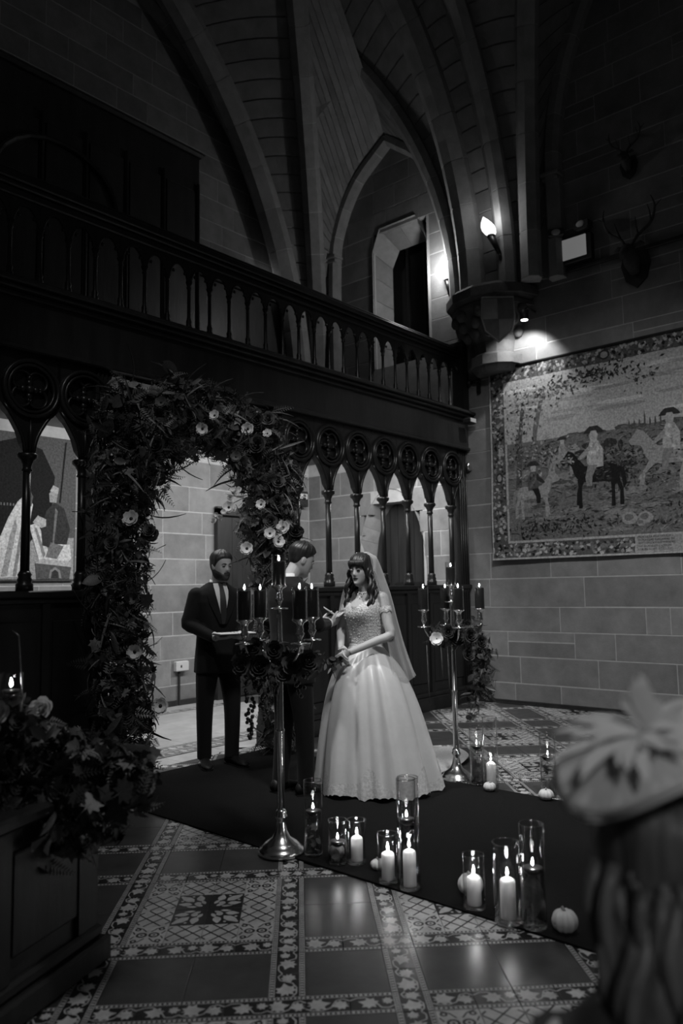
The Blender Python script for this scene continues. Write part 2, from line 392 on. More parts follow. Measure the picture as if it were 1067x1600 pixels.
# columns (s0, s1, kind) in one repeat, rows likewise
tiles = []
for i in range(-5, 8):
    for j in range(-1, 9):
        s0 = -.13+i*SP; t0 = 2.865+j*TP
        vb1, vb2 = (s0, s0+.135), (s0+.135+.317, s0+.587)          # two vertical bands
        pl, la = (s0+.135, s0+.452), (s0+.587, s0+SP)              # plain and lattice columns
        hb1, hb2 = (t0, t0+.137), (t0+.137+.345, t0+.619)
        pr, lr = (t0+.137, t0+.482), (t0+.619, t0+TP)
        for c, (a, b) in (('p', pl), ('l', la)):
            n = 2 if c == 'p' else 4
            for hb in (hb1, hb2):
                for k in range(n):
                    d = (b-a)/n; tiles.append(('band%d' % (k % 2), a+(k+.5)*d, (hb[0]+hb[1])/2, d, hb[1]-hb[0], 0))
        for r, (a, b) in (('p', pr), ('l', lr)):
            n = 2 if r == 'p' else 4
            for vb in (vb1, vb2):
                for k in range(n):
                    d = (b-a)/n; tiles.append(('band%d' % (k % 2), (vb[0]+vb[1])/2, a+(k+.5)*d, d, vb[1]-vb[0], pi/2))
        q = 0
        for vb in (vb1, vb2):
            for hb in (hb1, hb2):
                q += 1
                tiles.append(('band0', (vb[0]+vb[1])/2, (hb[0]+hb[1])/2, .136, .136, pi/2 if q in (2, 3) else 0))
        tiles.append(('plain', (pl[0]+pl[1])/2, (pr[0]+pr[1])/2, pl[1]-pl[0], pr[1]-pr[0], 0))
        for k in range(2):
            d = (lr[1]-lr[0])/2; tiles.append(('plain', (pl[0]+pl[1])/2, lr[0]+(k+.5)*d, pl[1]-pl[0], d, 0))
            d = (la[1]-la[0])/2; tiles.append(('plain', la[0]+(k+.5)*d, (pr[0]+pr[1])/2, d, pr[1]-pr[0], 0))
        ds, dt = (la[1]-la[0])/4, (lr[1]-lr[0])/4
        for a in range(4):
            for b in range(4):
                cs, ct = la[0]+(a+.5)*ds, lr[0]+(b+.5)*dt
                if a in (1, 2) and b in (1, 2):
                    # quarter motif: template has its outer corner at (-x,+y)
                    fx = 1 if a == 1 else -1; fy = 1 if b == 2 else -1
                    tiles.append(('fleur', cs, ct, ds*fx, dt*fy, 0))
                elif a in (0, 3) and b in (0, 3): tiles.append(('ros', cs, ct, ds, dt, 0))
                else: tiles.append(('lat', cs, ct, ds, dt, 0))
cand = []
for (k, s_, t_, dx, dy, r) in tiles:
    p = E1*s_+E2*t_
    if p.x > 8.95 or p.y > 5.62 or p.x < -2.5 or p.y < -1.5: continue
    if 3.28 < p.x < 5.0 and p.y < 5.35 and p.y > -3: continue            # hidden under the carpet
    if (p-Vector((0, 0, 0))).length < .8: continue
    z = in_view(p, 40)
    hid = (p.x < 1.72 and p.y > 2.2)
    cand.append(((0 if z and not hid else 100)+(p-CAM).length-(.5 if k == 'plain' else 0), k, p, dx, dy, r))
cand.sort(key=lambda c: c[0])
def tile_matrix(k, p, dx, dy, r):
    w0, h0 = TT[k][3], TT[k][4]
    return Matrix.Translation(p) @ Matrix.Rotation(FROT+r, 4, 'Z') @ Matrix.Diagonal((dx/w0, dy/h0, 1, 1))
rest = MB(); MATS = ['tile_dark', 'tile_light', 'tile_plain']
for n, (d, k, p, dx, dy, r) in enumerate(cand):
    mw = tile_matrix(k, p, dx, dy, r)
    if n < 300:
        o = link(TT[k][2], TM[k], floor); o.matrix_local = mw
    else:
        mp = {'band0': (0, 1), 'band1': (0, 1), 'plain': (2, 2), 'lat': (1, 0), 'fleur': (0, 1), 'ros': (1, 0)}[k]
        src = TT[k][0]; tmp = MB(); tmp.v = src.v; tmp.f = src.f; tmp.mi = [mp[i] for i in src.mi]
        rest.merge(tmp, mw)
tag(rest.build('far_tiles', MATS, floor), kind='stuff')
# passage floor behind the screen: rows along the wall
TMP_ = slab(.3, .3); tp = TMP_.mesh('passage_tile', ['tile_pass'])
bandp = TT['band0'][0].mesh('passage_border_tile', ['tile_mid', 'tile_light']); bandq = TT['band1'][0].mesh('passage_border_tile', ['tile_mid', 'tile_light'])
for yy, hh, kind in ((5.76, .26, 'p'), (6.0, .17, 'b'), (6.17, .17, 'b'), (6.55, .55, 'p'), (7.1, .55, 'p'), (7.65, .55, 'p'), (8.02, .17, 'b'), (8.24, .26, 'p')):
    wd = .17 if kind == 'b' else .55
    x = 3.2
    k = 0
    while x < 6.6:
        k += 1
        o = link('passage_tile', tp if kind == 'p' else (bandp if k % 2 else bandq), floor)
        sz = (.302, .302) if kind == 'p' else (.15, .136)
        o.matrix_local = Matrix.Translation((x+wd/2, yy, 0)) @ Matrix.Diagonal((wd/sz[0], hh/sz[1], 1, 1)); x += wd
# carpet runner
cb = MB(); cy0, cy1 = -1.2, 5.42
rows = []
for i in range(40):
    y = lerp(cy0, cy1, i/39); a = 3.16+.02*(y-3); b = 5.11+.004*(y-3)
    rows.append([(a, y, .0006), (a, y, .010+.001*sin(y*5)), (lerp(a, b, .33), y, .011), (lerp(a, b, .66), y, .011), (b, y, .010+.001*sin(y*4)), (b, y, .0006)])
cb.rings(rows); tag(cb.build('carpet_runner', 'carpet'), 'long black carpet runner laid over patterned floor tiles', 'carpet')

# ================================================================== WALLS
XW, YB = 8.88, 8.40
def block(mb_y0, mb_y1, z0, z1, axis, plane, parent, depth=.10, proud=None):
    g = .0048; pr = random.uniform(.001, .004) if proud is None else proud
    mb = MB()
    if axis == 'x': mb.box(plane-pr, plane+depth, mb_y0+g, mb_y1-g, z0+g, z1-g, 0, b=.004)
    else: mb.box(mb_y0+g, mb_y1-g, plane-pr, plane+depth, z0+g, z1-g, 0, b=.004)
    return mb.build('stone_block', 'stone', parent)
wr = MB()
# backing with door and window openings (mortar face just behind the blocks)
DO = (6.22, 7.34, 2.70); WO = (6.02, 6.98, 4.7, 6.80)
wr.box(XW, XW+.5, -1.5, DO[0], -.1, 4.7); wr.box(XW, XW+.5, DO[1], YB+.5, -.1, 4.7); wr.box(XW, XW+.5, DO[0], DO[1], DO[2], 4.7)
wr.box(XW, XW+.5, -1.5, WO[0], 4.7, 10.5); wr.box(XW, XW+.5, WO[1], YB+.5, 4.7, 10.5); wr.box(XW, XW+.5, WO[0], WO[1], WO[3], 10.5)
wall_r = wr.build('wall_right', 'mortar'); tag(wall_r, kind='structure')
zs = [.03, .26, .59, .90, 1.205, 1.565, 1.90]
while zs[-1] < 9.3: zs.append(zs[-1]+random.choice((.30, .34, .36)))
known = {0: (4.884, 4.274, 3.306), 1: (4.802, 3.797), 2: (4.963, 4.073, 3.579), 3: (4.246, 3.215, 2.948), 4: (5.2, 3.923, 2.75), 5: (5.173, 4.34, 3.749, 2.8)}
def door_half(z):   # half width of the lower door arch (outer edge of its surround)
    if z > 2.95: return 0
    if z < 1.75: return .60
    return .60*sqrt(max(0, 1-((z-1.75)/1.2)**2))
for ci in range(len(zs)-1):
    z0, z1 = zs[ci], zs[ci+1]; zm = (z0+z1)/2
    js = [5.50]
    for y in known.get(ci, ()): js.append(y)
    while js[-1] > .9: js.append(js[-1]-random.uniform(.45, 1.25))
    for a, b in zip(js, js[1:]):
        if z0 > 2.0 and z1 < 4.1 and a < 4.9: continue      # hidden behind the tapestry
        if ci == 2 and abs(a-4.963) < .01 or (ci not in known and a-b < .8 and random.random() < .3 and ci > 1):
            h = lerp(z0, z1, .6); block(b, a, z0, h, 'x', XW, wall_r); block(b, a, h, z1, 'x', XW, wall_r)
        else: block(b, a, z0, z1, 'x', XW, wall_r)
    # passage end and upper wall over the gallery
    js = [YB]
    if z1 < 3.4 or z0 > 4.4:
        if z1 < 3.4:
            hw = door_half(zm); spans = [(5.5, 6.78-hw), (6.78+hw, YB)] if hw else [(5.5, YB)]
        else:
            spans = [(5.5, 5.98), (7.02, YB)] if z0 < 6.7 else [(5.5, YB)]
        for a, b in spans:
            y = a
            while y < b-.05:
                e = min(b, y+random.uniform(.4, .9)); e = b if b-e < .2 else e
                block(y, e, z0, z1, 'x', XW, wall_r); y = e
# skirting along the right wall
sk = MB().box(XW-.03, XW-.005, -1, 5.40, 0, .05); sk.box(XW-.045, XW-.005, -1, 5.40, 0, .018)
tag(sk.build('baseboard_right', 'wood'), kind='structure')
# back wall
wb = MB(); wb.box(-1, XW, YB, YB+.5, -.1, 10.5); wall_b = wb.build('wall_back', 'mortar'); tag(wall_b, kind='structure')
for ci in range(len(zs)-1):
    z0, z1 = zs[ci], zs[ci+1]
    if z1 < 3.4: x0, x1 = 3.4, XW-.01
    elif z0 > 4.6: x0, x1 = (6.4 if z0 < 6.9 else 3.2), XW-.01
    else: continue
    x = x0
    while x < x1-.02:
        e = min(x1, x+random.uniform(.45, 1.1)); e = x1 if x1-e < .2 else e
        block(x, e, z0, z1, 'y', YB, wall_b); x = e
sk = MB().box(3, 8.8, YB-.03, YB-.012, 0, .07); tag(sk.build('baseboard_back', 'wood'), kind='structure')
d2 = link('door_2', None, None, (6.95, YB-.03, 0)); tag(d2, kind='structure')
for k in range(4): MB().box(.10+k*.19, .285+k*.19, -.03, 0, .01, 2.5, b=.004).build('door_board', 'wood', d2)
for a, b_, c, e in ((0, .09, 0, 2.62), (.87, .96, 0, 2.62), (0, .96, 2.52, 2.64)): MB().box(a, b_, -.06, .01, c, e, b=.006).build('door_frame', 'wood', d2)
MB().ball((.18, -.06, 1.05), .03).build('door_knob', 'iron', d2)
# lower door in the passage end: pointed surround, boarded leaf
def pointed(hw, zs_, rise, n=8):
    L_ = []
    for k in range(n+1):
        t = k/n; L_.append((-hw*(1-t**1.7), zs_+rise*sin(t*pi/2)))
    return [(-hw, 0)]+L_+[(-x, z) for x, z in reversed(L_[:-1])]+[(hw, 0)]
door = link('door_1', None, None, (XW, 6.78, 0)); tag(door, kind='structure')
dp = pointed(.50, 1.75, .98)
MX = Matrix(((0, 0, -1, 0), (1, 0, 0, 0), (0, 1, 0, 0), (0, 0, 0, 1)))   # (u,v,w) -> y,z,-x
N_B = 7
for k in range(N_B):
    a, b = -.5+k/N_B, -.5+(k+1)/N_B
    def topz(u): 
        for (u0, z0), (u1, z1) in zip(dp[1:-1], dp[2:-1]):
            if u0 <= u <= u1 and u1 > u0: return lerp(z0, z1, (u-u0)/(u1-u0))
        return 1.75
    MB().prism([(a+.004, .01), (b-.004, .01), (b-.004, topz(b-.004)), ((a+b)/2, topz((a+b)/2)), (a+.004, topz(a+.004))], -.30, -.26, 0, MX).build('door_board', 'wood', door)
for zz in (.5, 1.5):
    MB().prism([(-.48, zz), (.1, zz), (.16, zz+.025), (.1, zz+.05), (-.48, zz+.05)], -.26, -.25, 0, MX).build('hinge_strap', 'iron', door)
MB().ball((.235, -.38, 1.05), .03).build('door_knob', 'iron', door)
op = pointed(.615, 1.75, 1.15)
for i in range(len(op)-1):
    (u0, z0), (u1, z1) = op[i], op[i+1]; (a0, c0), (a1, c1) = dp[i], dp[i+1]
    # splayed surround stone: outer edge at wall face, inner edge set back
    sub = 4 if i in (0, len(op)-2) else 1
    for q in range(sub):
        def L2(p, r, t): return (lerp(p[0], r[0], t), lerp(p[1], r[1], t))
        o0, o1 = L2((u0, z0), (u1, z1), (q+.01)/sub), L2((u0, z0), (u1, z1), (q+.99)/sub)
        i0, i1 = L2((a0, c0), (a1, c1), (q+.01)/sub), L2((a0, c0), (a1, c1), (q+.99)/sub)
        vs = [(-.015, *o0), (-.015, *o1), (.32, *i1), (.32, *i0), (.4, *o0), (.4, *o1)]
        MB().add(vs, [(0, 1, 2, 3), (0, 3, 4), (1, 5, 2), (0, 4, 5, 1), (3, 2, 5, 4)]).build('surround_stone', 'stone2', door)
# upper window over the gallery: shouldered head with wide splay on the far side
win = link('window_1', None, None, (XW, 6.5, 0)); tag(win, kind='structure')
MB().box(.42, .46, -.47, .47, 4.7, 6.78).build('pane', mat('night_pane', .004, .25), win)
for u in (-.16, .16): MB().box(.38, .43, u-.012, u+.012, 4.7, 6.7).build('mullion', 'iron', win)
ip = [(-.46, 4.7), (-.46, 6.25), (-.25, 6.55), (.22, 6.55), (.36, 6.3), (.36, 4.7)]
opw = [(-.49, 4.7), (-.49, 6.4), (-.30, 6.83), (.36, 6.83), (.50, 6.5), (.50, 4.7)]
for i in range(5):
    (u0, z0), (u1, z1) = opw[i], opw[i+1]; (a0, c0), (a1, c1) = ip[i], ip[i+1]; sub = 5 if i in (0, 4) else (2 if i == 2 else 1)
    for q in range(sub):
        o0 = (lerp(u0, u1, (q+.01)/sub), lerp(z0, z1, (q+.01)/sub)); o1 = (lerp(u0, u1, (q+.99)/sub), lerp(z0, z1, (q+.99)/sub))
        i0 = (lerp(a0, a1, (q+.01)/sub), lerp(c0, c1, (q+.01)/sub)); i1 = (lerp(a0, a1, (q+.99)/sub), lerp(c0, c1, (q+.99)/sub))
        vs = [(-.02, *o0), (-.02, *o1), (.3, *i1), (.3, *i0), (.42, *o0), (.42, *o1)]
        MB().add(vs, [(3, 2, 1, 0), (4, 3, 0), (2, 5, 1), (1, 5, 4, 0), (4, 5, 2, 3)]).build('surround_stone', 'stone2', win)

# ================================================================== VAULT
ceil = link('ceiling', None); tag(ceil, kind='structure')
def arc_pts(p0, az, R_, T=64, n=22, straight=0):
    a = radians(az); out = []
    for i in range(n):
        t = radians(T*i/(n-1)); s_ = R_*(1-cos(t))
        out.append(Vector((p0[0]+s_*cos(a), p0[1]+s_*sin(a), p0[2]+straight+R_*sin(t))))
    return ([Vector(p0)] if straight else [])+out
def rib(pts, w, d, toward, mat_='stone2', seg=2):
    """chamfered rib along pts; toward = inside direction the rib projects to"""
    r = []
    for i, p in enumerate(pts):
        t = (pts[min(i+1, len(pts)-1)]-pts[max(i-1, 0)]).normalized()
        n = Vector(toward); n = (n-t*n.dot(t)).normalized(); b = t.cross(n)
        r.append([p+b*w/2-n*d*.4, p+b*w/2+n*d*.15, p+b*w*.24+n*d*.5, p-b*w*.24+n*d*.5, p-b*w/2+n*d*.15, p-b*w/2-n*d*.4])
    core = MB().rings([[Vector(sum(q, Vector())/6).lerp(x, .96) for x in q] for q in r]).build('rib', 'mortar', ceil)
    k = 0
    while k < len(r)-1:
        e = min(len(r)-1, k+seg)
        rr = []
        for j in range(k, e+1):
            q = [Vector(x) for x in r[j]]
            t = (pts[min(j+1, len(pts)-1)]-pts[max(j-1, 0)]).normalized()
            if j == k: q = [x+t*.006 for x in q]
            if j == e: q = [x-t*.006 for x in q]
            rr.append(q)
        MB().rings(rr).build('voussoir', mat_, core); k = e
    return pts
RB = {}
RB['1'] = rib(arc_pts((8.60, 5.12, 5.25), 172, 5.5), .34, .34, (-.8, -.6, 0))
RB['2'] = rib(arc_pts((8.58, 4.60, 5.25), 180, 5.6), .23, .30, (-.8, -.6, 0))
RB['3'] = rib(arc_pts((8.62, 4.30, 5.25), 212, 5.5), .25, .28, (-.8, -.6, 0))
RB['0'] = rib(arc_pts((8.70, 5.42, 5.25), 122, 5.6), .2, .25, (-.8, -.6, 0))
RB['4'] = rib(arc_pts((8.80, 4.05, 5.25), 272, 4.6, straight=1.35), .2, .2, (-1, 0, 0))
RB['B'] = rib(arc_pts((8.45, 8.12, 4.2), 186, 6.2, T=70, n=26), .36, .34, (-.7, -.7, 0))
RB['C'] = rib(arc_pts((8.80, 8.05, 4.2), 217, 6.2, T=70, n=26), .28, .3, (-.7, -.7, 0))
A = spline([(8.52, YB-.08, 4.2), (8.45, YB-.08, 5.6), (8.28, YB-.08, 6.6), (7.85, YB-.08, 7.55), (7.0, YB-.08, 8.55), (6.2, YB-.1, 9.2), (5.2, YB-.1, 9.7)], 22)
RB['A'] = rib(A, .16, .2, (0, -1, 0))
wl = spline([(8.82, 7.72, 4.2), (8.82, 7.72, 6.3), (8.82, 7.62, 7.0), (8.82, 7.25, 7.65), (8.82, 6.62, 8.12)], 14)
wrr = spline([(8.82, 5.52, 5.2), (8.82, 5.50, 6.1), (8.82, 5.62, 6.7), (8.82, 5.98, 7.55), (8.82, 6.62, 8.12)], 14)
rib(wl, .17, .2, (-1, 0, 0)); rib(wrr, .17, .2, (-1, 0, 0))
for y, z in ((7.72, 6.62), (4.05, 6.6)):
    MB().box(8.68, 8.88, y-.12, y+.12, z-.05, z, b=.01).box(8.71, 8.88, y-.10, y+.10, z-.11, z-.06, b=.01).build('rib_capital', 'stone2', ceil)
def web(a, b, n=30, lift=.12):
    root = None
    def P(side, t):
        L_ = RB[side] if isinstance(side, str) else side
        u = t*(len(L_)-1); k = min(int(u), len(L_)-2); return L_[k].lerp(L_[k+1], u-k)
    n_in = Vector((.6, .5, 0))
    def row(t):
        A_, B_ = P(a, t), P(b, t); out = []
        for k in range(6):
            q = k/5; p = A_.lerp(B_, q)+Vector((0, 0, lift*4*q*(1-q)*t))+n_in*.07; out.append(p)
        return out
    rows_ = [row(i/20) for i in range(21)]
    mb = MB(); mb.rings([r+[p+Vector((.15, .15, .15)) for p in reversed(r)] for r in [[q+Vector((.02, .02, .02)) for q in r] for r in rows_]])
    root = mb.build('vault_web', 'mortar', ceil)
    for i in range(n):
        r0, r1 = row((i+.04)/n), row((i+.96)/n)
        mb = MB(); bk = Vector((.03, .03, .03))
        mb.rings([[r0[k], r1[k], r1[k]+bk, r0[k]+bk] for k in range(6)]); mb.build('web_course', 'stone', root)
web('A', 'B'); web('B', 'C'); 
def sub(pts, a, b, n=20):
    out = []
    for i in range(n):
        u = lerp(a, b, i/(n-1))*(len(pts)-1); k = min(int(u), len(pts)-2); out.append(pts[k].lerp(pts[k+1], u-k))
    return out
web('C', wl, 26, .05); web(wrr, '0', 26, .05); web(sub(RB['C'], .55, 1), sub(RB['0'], .62, 1), 14, .2)

web('0', '1', 24); web('1', '2', 24); web('2', '3', 24); web('3', '4', 26)
# ================================================================== CARVED SCREEN AND GALLERY
YS = 5.50; MOD = .475
scr = thing('carved_screen', 'dark carved oak screen with slender columns and pierced roundels under the gallery', 'screen')
# dado: left bay and right bay
def dado(x0, x1):
    d = MB().box(x0, x1, YS, YS+.08, .16, 1.42).build('dado', 'wood2', scr)
    n = max(1, round((x1-x0)/MOD)); w_ = (x1-x0)/n
    for k in range(n):
        a = x0+k*w_
        MB().box(a+.06, a+w_-.06, YS-.012, YS+.01, .32, 1.28, b=.012).build('panel', 'wood2', d)
        MB().box(a-.03, a+.03, YS-.025, YS+.01, .2, 1.42, b=.006).build('stile', 'wood2', d)
    mb = MB().box(x0, x1, YS-.05, YS+.13, 1.445, 1.50, b=.01).box(x0, x1, YS-.03, YS+.11, 1.40, 1.445, b=.008); mb.build('sill', 'wood2', d)
    mb = MB().box(x0, x1, YS-.06, YS+.08, 0, .16, b=.008).box(x0, x1, YS-.04, YS+.08, .16, .21, b=.008); mb.build('plinth', 'wood2', d)
dado(1.2, 3.38); dado(5.22, 8.86)
colshaft = MB().lathe([(.034, .14), (.031, .55), (.03, .90)], 12).mesh('column', 'wood2', True)
colbase = MB().lathe([(.062, 0), (.062, .05), (.05, .06), (.055, .08), (.045, .10), (.05, .12), (.036, .145)], 12).mesh('column_base', 'wood2', True)
colcap = MB().lathe([(.031, .88), (.042, .89), (.034, .905), (.034, .93), (.05, .965), (.072, .985), (.075, 1.01), (.065, 1.02)], 12).mesh('capital', 'wood2', True)
# spandrel with roundel above each column
def half(zq): return interp([(2.50, .045), (2.62, .06), (2.76, .13), (2.90, .232), (3.30, .2365)], zq)
zq = [2.52+.78*k/16 for k in range(17)]
outl = [(-half(z), z) for z in zq]+[(half(z), z) for z in reversed(zq)]
MY = Matrix(((1, 0, 0, 0), (0, 0, 1, 0), (0, 1, 0, 0), (0, 0, 0, 1)))
def tracery_mesh():
    c = (0, 3.005); R0 = .196
    # plate with round hole: ring of quads between circle and outline
    n = 48; ci = [(c[0]+R0*cos(2*pi*k/n), c[1]+R0*sin(2*pi*k/n)) for k in range(n)]
    def outer(a):
        dx, dz = cos(a), sin(a)
        t = .01
        while t < 1.2:
            x, z = c[0]+dx*t, c[1]+dz*t
            if z > 3.30 or z < 2.52 or abs(x) > half(z): break
            t += .004
        return (c[0]+dx*max(t, R0+.004), c[1]+dz*max(t, R0+.004))
    co = [outer(2*pi*k/n) for k in range(n)]
    mb = MB()
    for (yf, yb) in ((-.035, .035),):
        vs = [(x, yf, z) for x, z in ci]+[(x, yf, z) for x, z in co]+[(x, yb, z) for x, z in ci]+[(x, yb, z) for x, z in co]
        fs = []
        for k in range(n):
            j = (k+1) % n
            fs += [(k, j, n+j, n+k), (2*n+k, 3*n+k, 3*n+j, 2*n+j), (k, 2*n+k, 2*n+j, j), (n+k, n+j, 3*n+j, 3*n+k)]
        mb.add(vs, fs)
    return mb.mesh('spandrel', 'wood2')
def ring_mesh():
    mb = MB()
    for R_, r in ((.212, .020), (.178, .014)):
        n = 32; rs = []
        for k in range(n+1):
            a = 2*pi*k/n; rs.append([(cos(a)*(R_+r*cos(b)), -.045+r*sin(b)*1.3, 3.005+sin(a)*(R_+r*cos(b))) for b in [2*pi*i/8 for i in range(8)]])
        mb.rings(rs, cap=False)
    return mb.mesh('roundel', 'wood2', True)
def foil_mesh():
    mb = MB()
    for q in range(4):
        a0 = pi/4+q*pi/2; cx, cz = .088*cos(a0), .088*sin(a0); rs = []
        for k in range(19):
            a = a0+radians(-128+256*k/18); R_ = .074
            rs.append([(cx+cos(a)*(R_+.012*cos(b)), -.01+.02*sin(b), 3.005+cz+sin(a)*(R_+.012*cos(b))) for b in [2*pi*i/6 for i in range(6)]])
        mb.rings(rs)
        mb.ball((.05*cos(a0+pi/4), -.015, 3.005+.05*sin(a0+pi/4)), (.028, .02, .028), 8, 5)
    mb.ball((0, -.025, 3.005), (.036, .026, .036), 8, 5)
    return mb.mesh('quatrefoil', 'wood2', True)
def stem_mesh():
    mb = MB()
    for sx in (-1, 1):
        pts = [(sx*interp([(2.5, .03), (2.62, .05), (2.76, .12), (2.90, .225)], z), -.03, z) for z in (2.52, 2.58, 2.64, 2.70, 2.76, 2.82, 2.87)]
        mb.tube(pts, .016, 6)
    mb.tube([(0, -.04, 2.52), (0, -.045, 2.66), (0, -.04, 2.79)], [.018, .016, .01], 6)
    return mb.mesh('arch_moulding', 'wood2', True)
RBK = MB().prism([(.197*cos(2*pi*k/24), 3.005+.197*sin(2*pi*k/24)) for k in range(24)], .012, .03, 0, MY).mesh('roundel_back', 'wood2')
TR = (tracery_mesh(), ring_mesh(), foil_mesh(), stem_mesh())
cols = [1.84, 2.315, 2.79, 3.24]+[5.66+MOD*k for k in range(7)]
for x in cols:
    c = link('column', colshaft, scr, (x, YS+.02, 1.50)); link('column_base', colbase, c); link('capital', colcap, c)
    s_ = link('spandrel', TR[0], scr, (x, YS+.02, 0)); link('roundel', TR[1], s_); link('quatrefoil', TR[2], s_); link('roundel_back', RBK, s_); link('arch_moulding', TR[3], s_)
# posts framing the opening and the wall end
def post(x0, x1, z1=3.30):
    p = MB().box(x0, x1, YS-.02, YS+.12, 0, z1, b=.006).build('post', 'wood2', scr)
    n = 4
    for k in range(n):
        x = lerp(x0+.015, x1-.015, k/(n-1)); MB().tube([(x, YS-.025, .22), (x, YS-.025, z1-.03)], .012, 8).build('reed', 'wood2', p, True)
    MB().box(x0-.02, x1+.02, YS-.06, YS+.13, 0, .2, b=.01).build('post_base', 'wood2', p)
post(3.33, 3.47); post(5.20, 5.34); post(8.66, 8.84)
MB().box(1.2, 8.86, YS, YS+.1, 3.24, 3.275).build('head_beam', 'wood2', scr)

gal = thing('gallery_balcony', 'dark oak gallery balcony with a row of turned balusters above the screen', 'balcony')
MB().box(1.2, 8.87, YS-.06, YS+.02, 3.28, 3.70).build('fascia', 'wood', gal)
for z0, z1, y in ((3.27, 3.315, .085), (3.66, 3.70, .10), (3.70, 3.735, .15), (3.735, 3.775, .19), (3.775, 3.81, .12)):
    MB().box(1.2, 8.87, YS-y, YS+.02, z0, z1, b=.01).build('moulding', 'wood', gal)
MB().box(1.2, 8.87, YS, YB-.02, 3.42, 3.62).build('deck', 'wood', gal)
BX = []
x = 1.42
balm = MB().lathe([(.030, 3.81), (.030, 3.86), (.022, 3.88), (.027, 3.90), (.017, 3.93), (.016, 4.20), (.024, 4.215), (.017, 4.23), (.033, 4.27)], 10).mesh('baluster', 'wood2', True)
def arch_head():
    mb = MB(); w_ = .2375
    for sx in (-1, 1):
        pts = []
        for k in range(8):
            t = k/7; pts.append((sx*lerp(w_/2-.012, .0, t**1.6), 0, 4.25+.17*sin(t*pi/2)))
        mb.tube(pts, .014, 6)
        # solid between arch and frieze
        for k in range(7):
            (xa, _, za), (xb, _, zb) = pts[k], pts[k+1]
            mb.add([(xa, -.01, za), (xb, -.01, zb), (xb, -.01, 4.47), (xa, -.01, 4.47), (xa, .012, za), (xb, .012, zb), (xb, .012, 4.47), (xa, .012, 4.47)],
                   [(0, 1, 2, 3), (7, 6, 5, 4), (0, 4, 5, 1)])
        mb.add([(sx*(w_/2-.012), -.01, 4.25), (sx*w_/2, -.01, 4.25), (sx*w_/2, -.01, 4.47), (sx*(w_/2-.012), -.01, 4.47)], [(0, 1, 2, 3)])
        mb.ball((sx*.062, -.012, 4.33), (.016, .014, .016), 6, 4)
    return mb.mesh('arch_head', 'wood2')
AH = arch_head()
while x < 8.8:
    link('baluster', balm, gal, (x, YS+.0, 0)); link('arch_head', AH, gal, (x+.11875, YS, 0)); x += .2375
for z0, z1, y in ((4.46, 4.52, .03), (4.52, 4.56, .055), (4.56, 4.62, .075), (4.62, 4.655, .05)):
    MB().box(1.2, 8.87, YS-y, YS+y, z0, z1, b=.01).build('top_rail', 'wood2', gal)
MB().box(8.74, 8.87, YS-.09, YS+.08, 3.7, 4.75, b=.01).box(8.72, 8.88, YS-.11, YS+.1, 4.68, 4.75, b=.01).build('end_post', 'wood', gal)
# security sensor at the gallery end and round bell on the post
o = thing('wall_sensor', 'small pale wedge shaped sensor under the right end of the gallery moulding', 'sensor', (8.70, YS-.20, 3.64))
MB().box(-.08, .07, -.05, .06, -.05, .03, b=.02).build('housing', 'plastic_d', o); MB().box(-.07, .06, -.055, -.045, -.03, .02).build('lens', 'plastic_w', o)
o = thing('alarm_bell', 'round metal alarm bell fixed on the end post of the screen', 'bell', (8.84, YS-.06, 3.06))
MB().ball((0, -.02, 0), (.06, .035, .06), 14, 8).build('gong', 'silver', o, True); MB().lathe([(.03, 0), (.03, .04)], 10).build('back_plate', 'iron', o)
# panelled case against the gallery back wall
wn = thing('gallery_wainscot', 'dark oak wainscot panelling low on the gallery back wall right of the case', 'panelling')
for k in range(4):
    a = 6.42+k*.51; MB().box(a, a+.51, YB-.09, YB-.02, 3.62, 5.85, b=.01).build('panel', 'wood', wn)
MB().box(6.42, 8.46, YB-.12, YB-.02, 5.85, 5.92, b=.01).build('capping', 'wood', wn)
cs = thing('panelled_case', 'tall dark panelled oak case with arched carving against the gallery back wall', 'cabinet', (0, 0, 0))
MB().box(3.0, 6.34, YB-.45, YB-.02, 3.62, 7.30, b=.02).build('carcass', 'wood', cs)
MB().box(2.9, 6.40, YB-.50, YB-.02, 7.30, 7.38, b=.03).build('cornice', 'wood', cs)
for k in range(6):
    a = 3.05+k*.55; MB().box(a, a+.45, YB-.475, YB-.44, 4.0, 6.8, b=.02).build('door_panel', 'wood', cs)
    MB().tube([(a+.5, YB-.48, 3.9), (a+.5, YB-.48, 6.9)], .02, 8).build('colonnette', 'wood2', cs)
pts = [(4.3+.75*cos(t), YB-.50, 6.0+.6*sin(t)) for t in [pi*k/12 for k in range(13)]]
MB().tube(pts, .035, 8).build('arch_carving', 'wood2', cs)
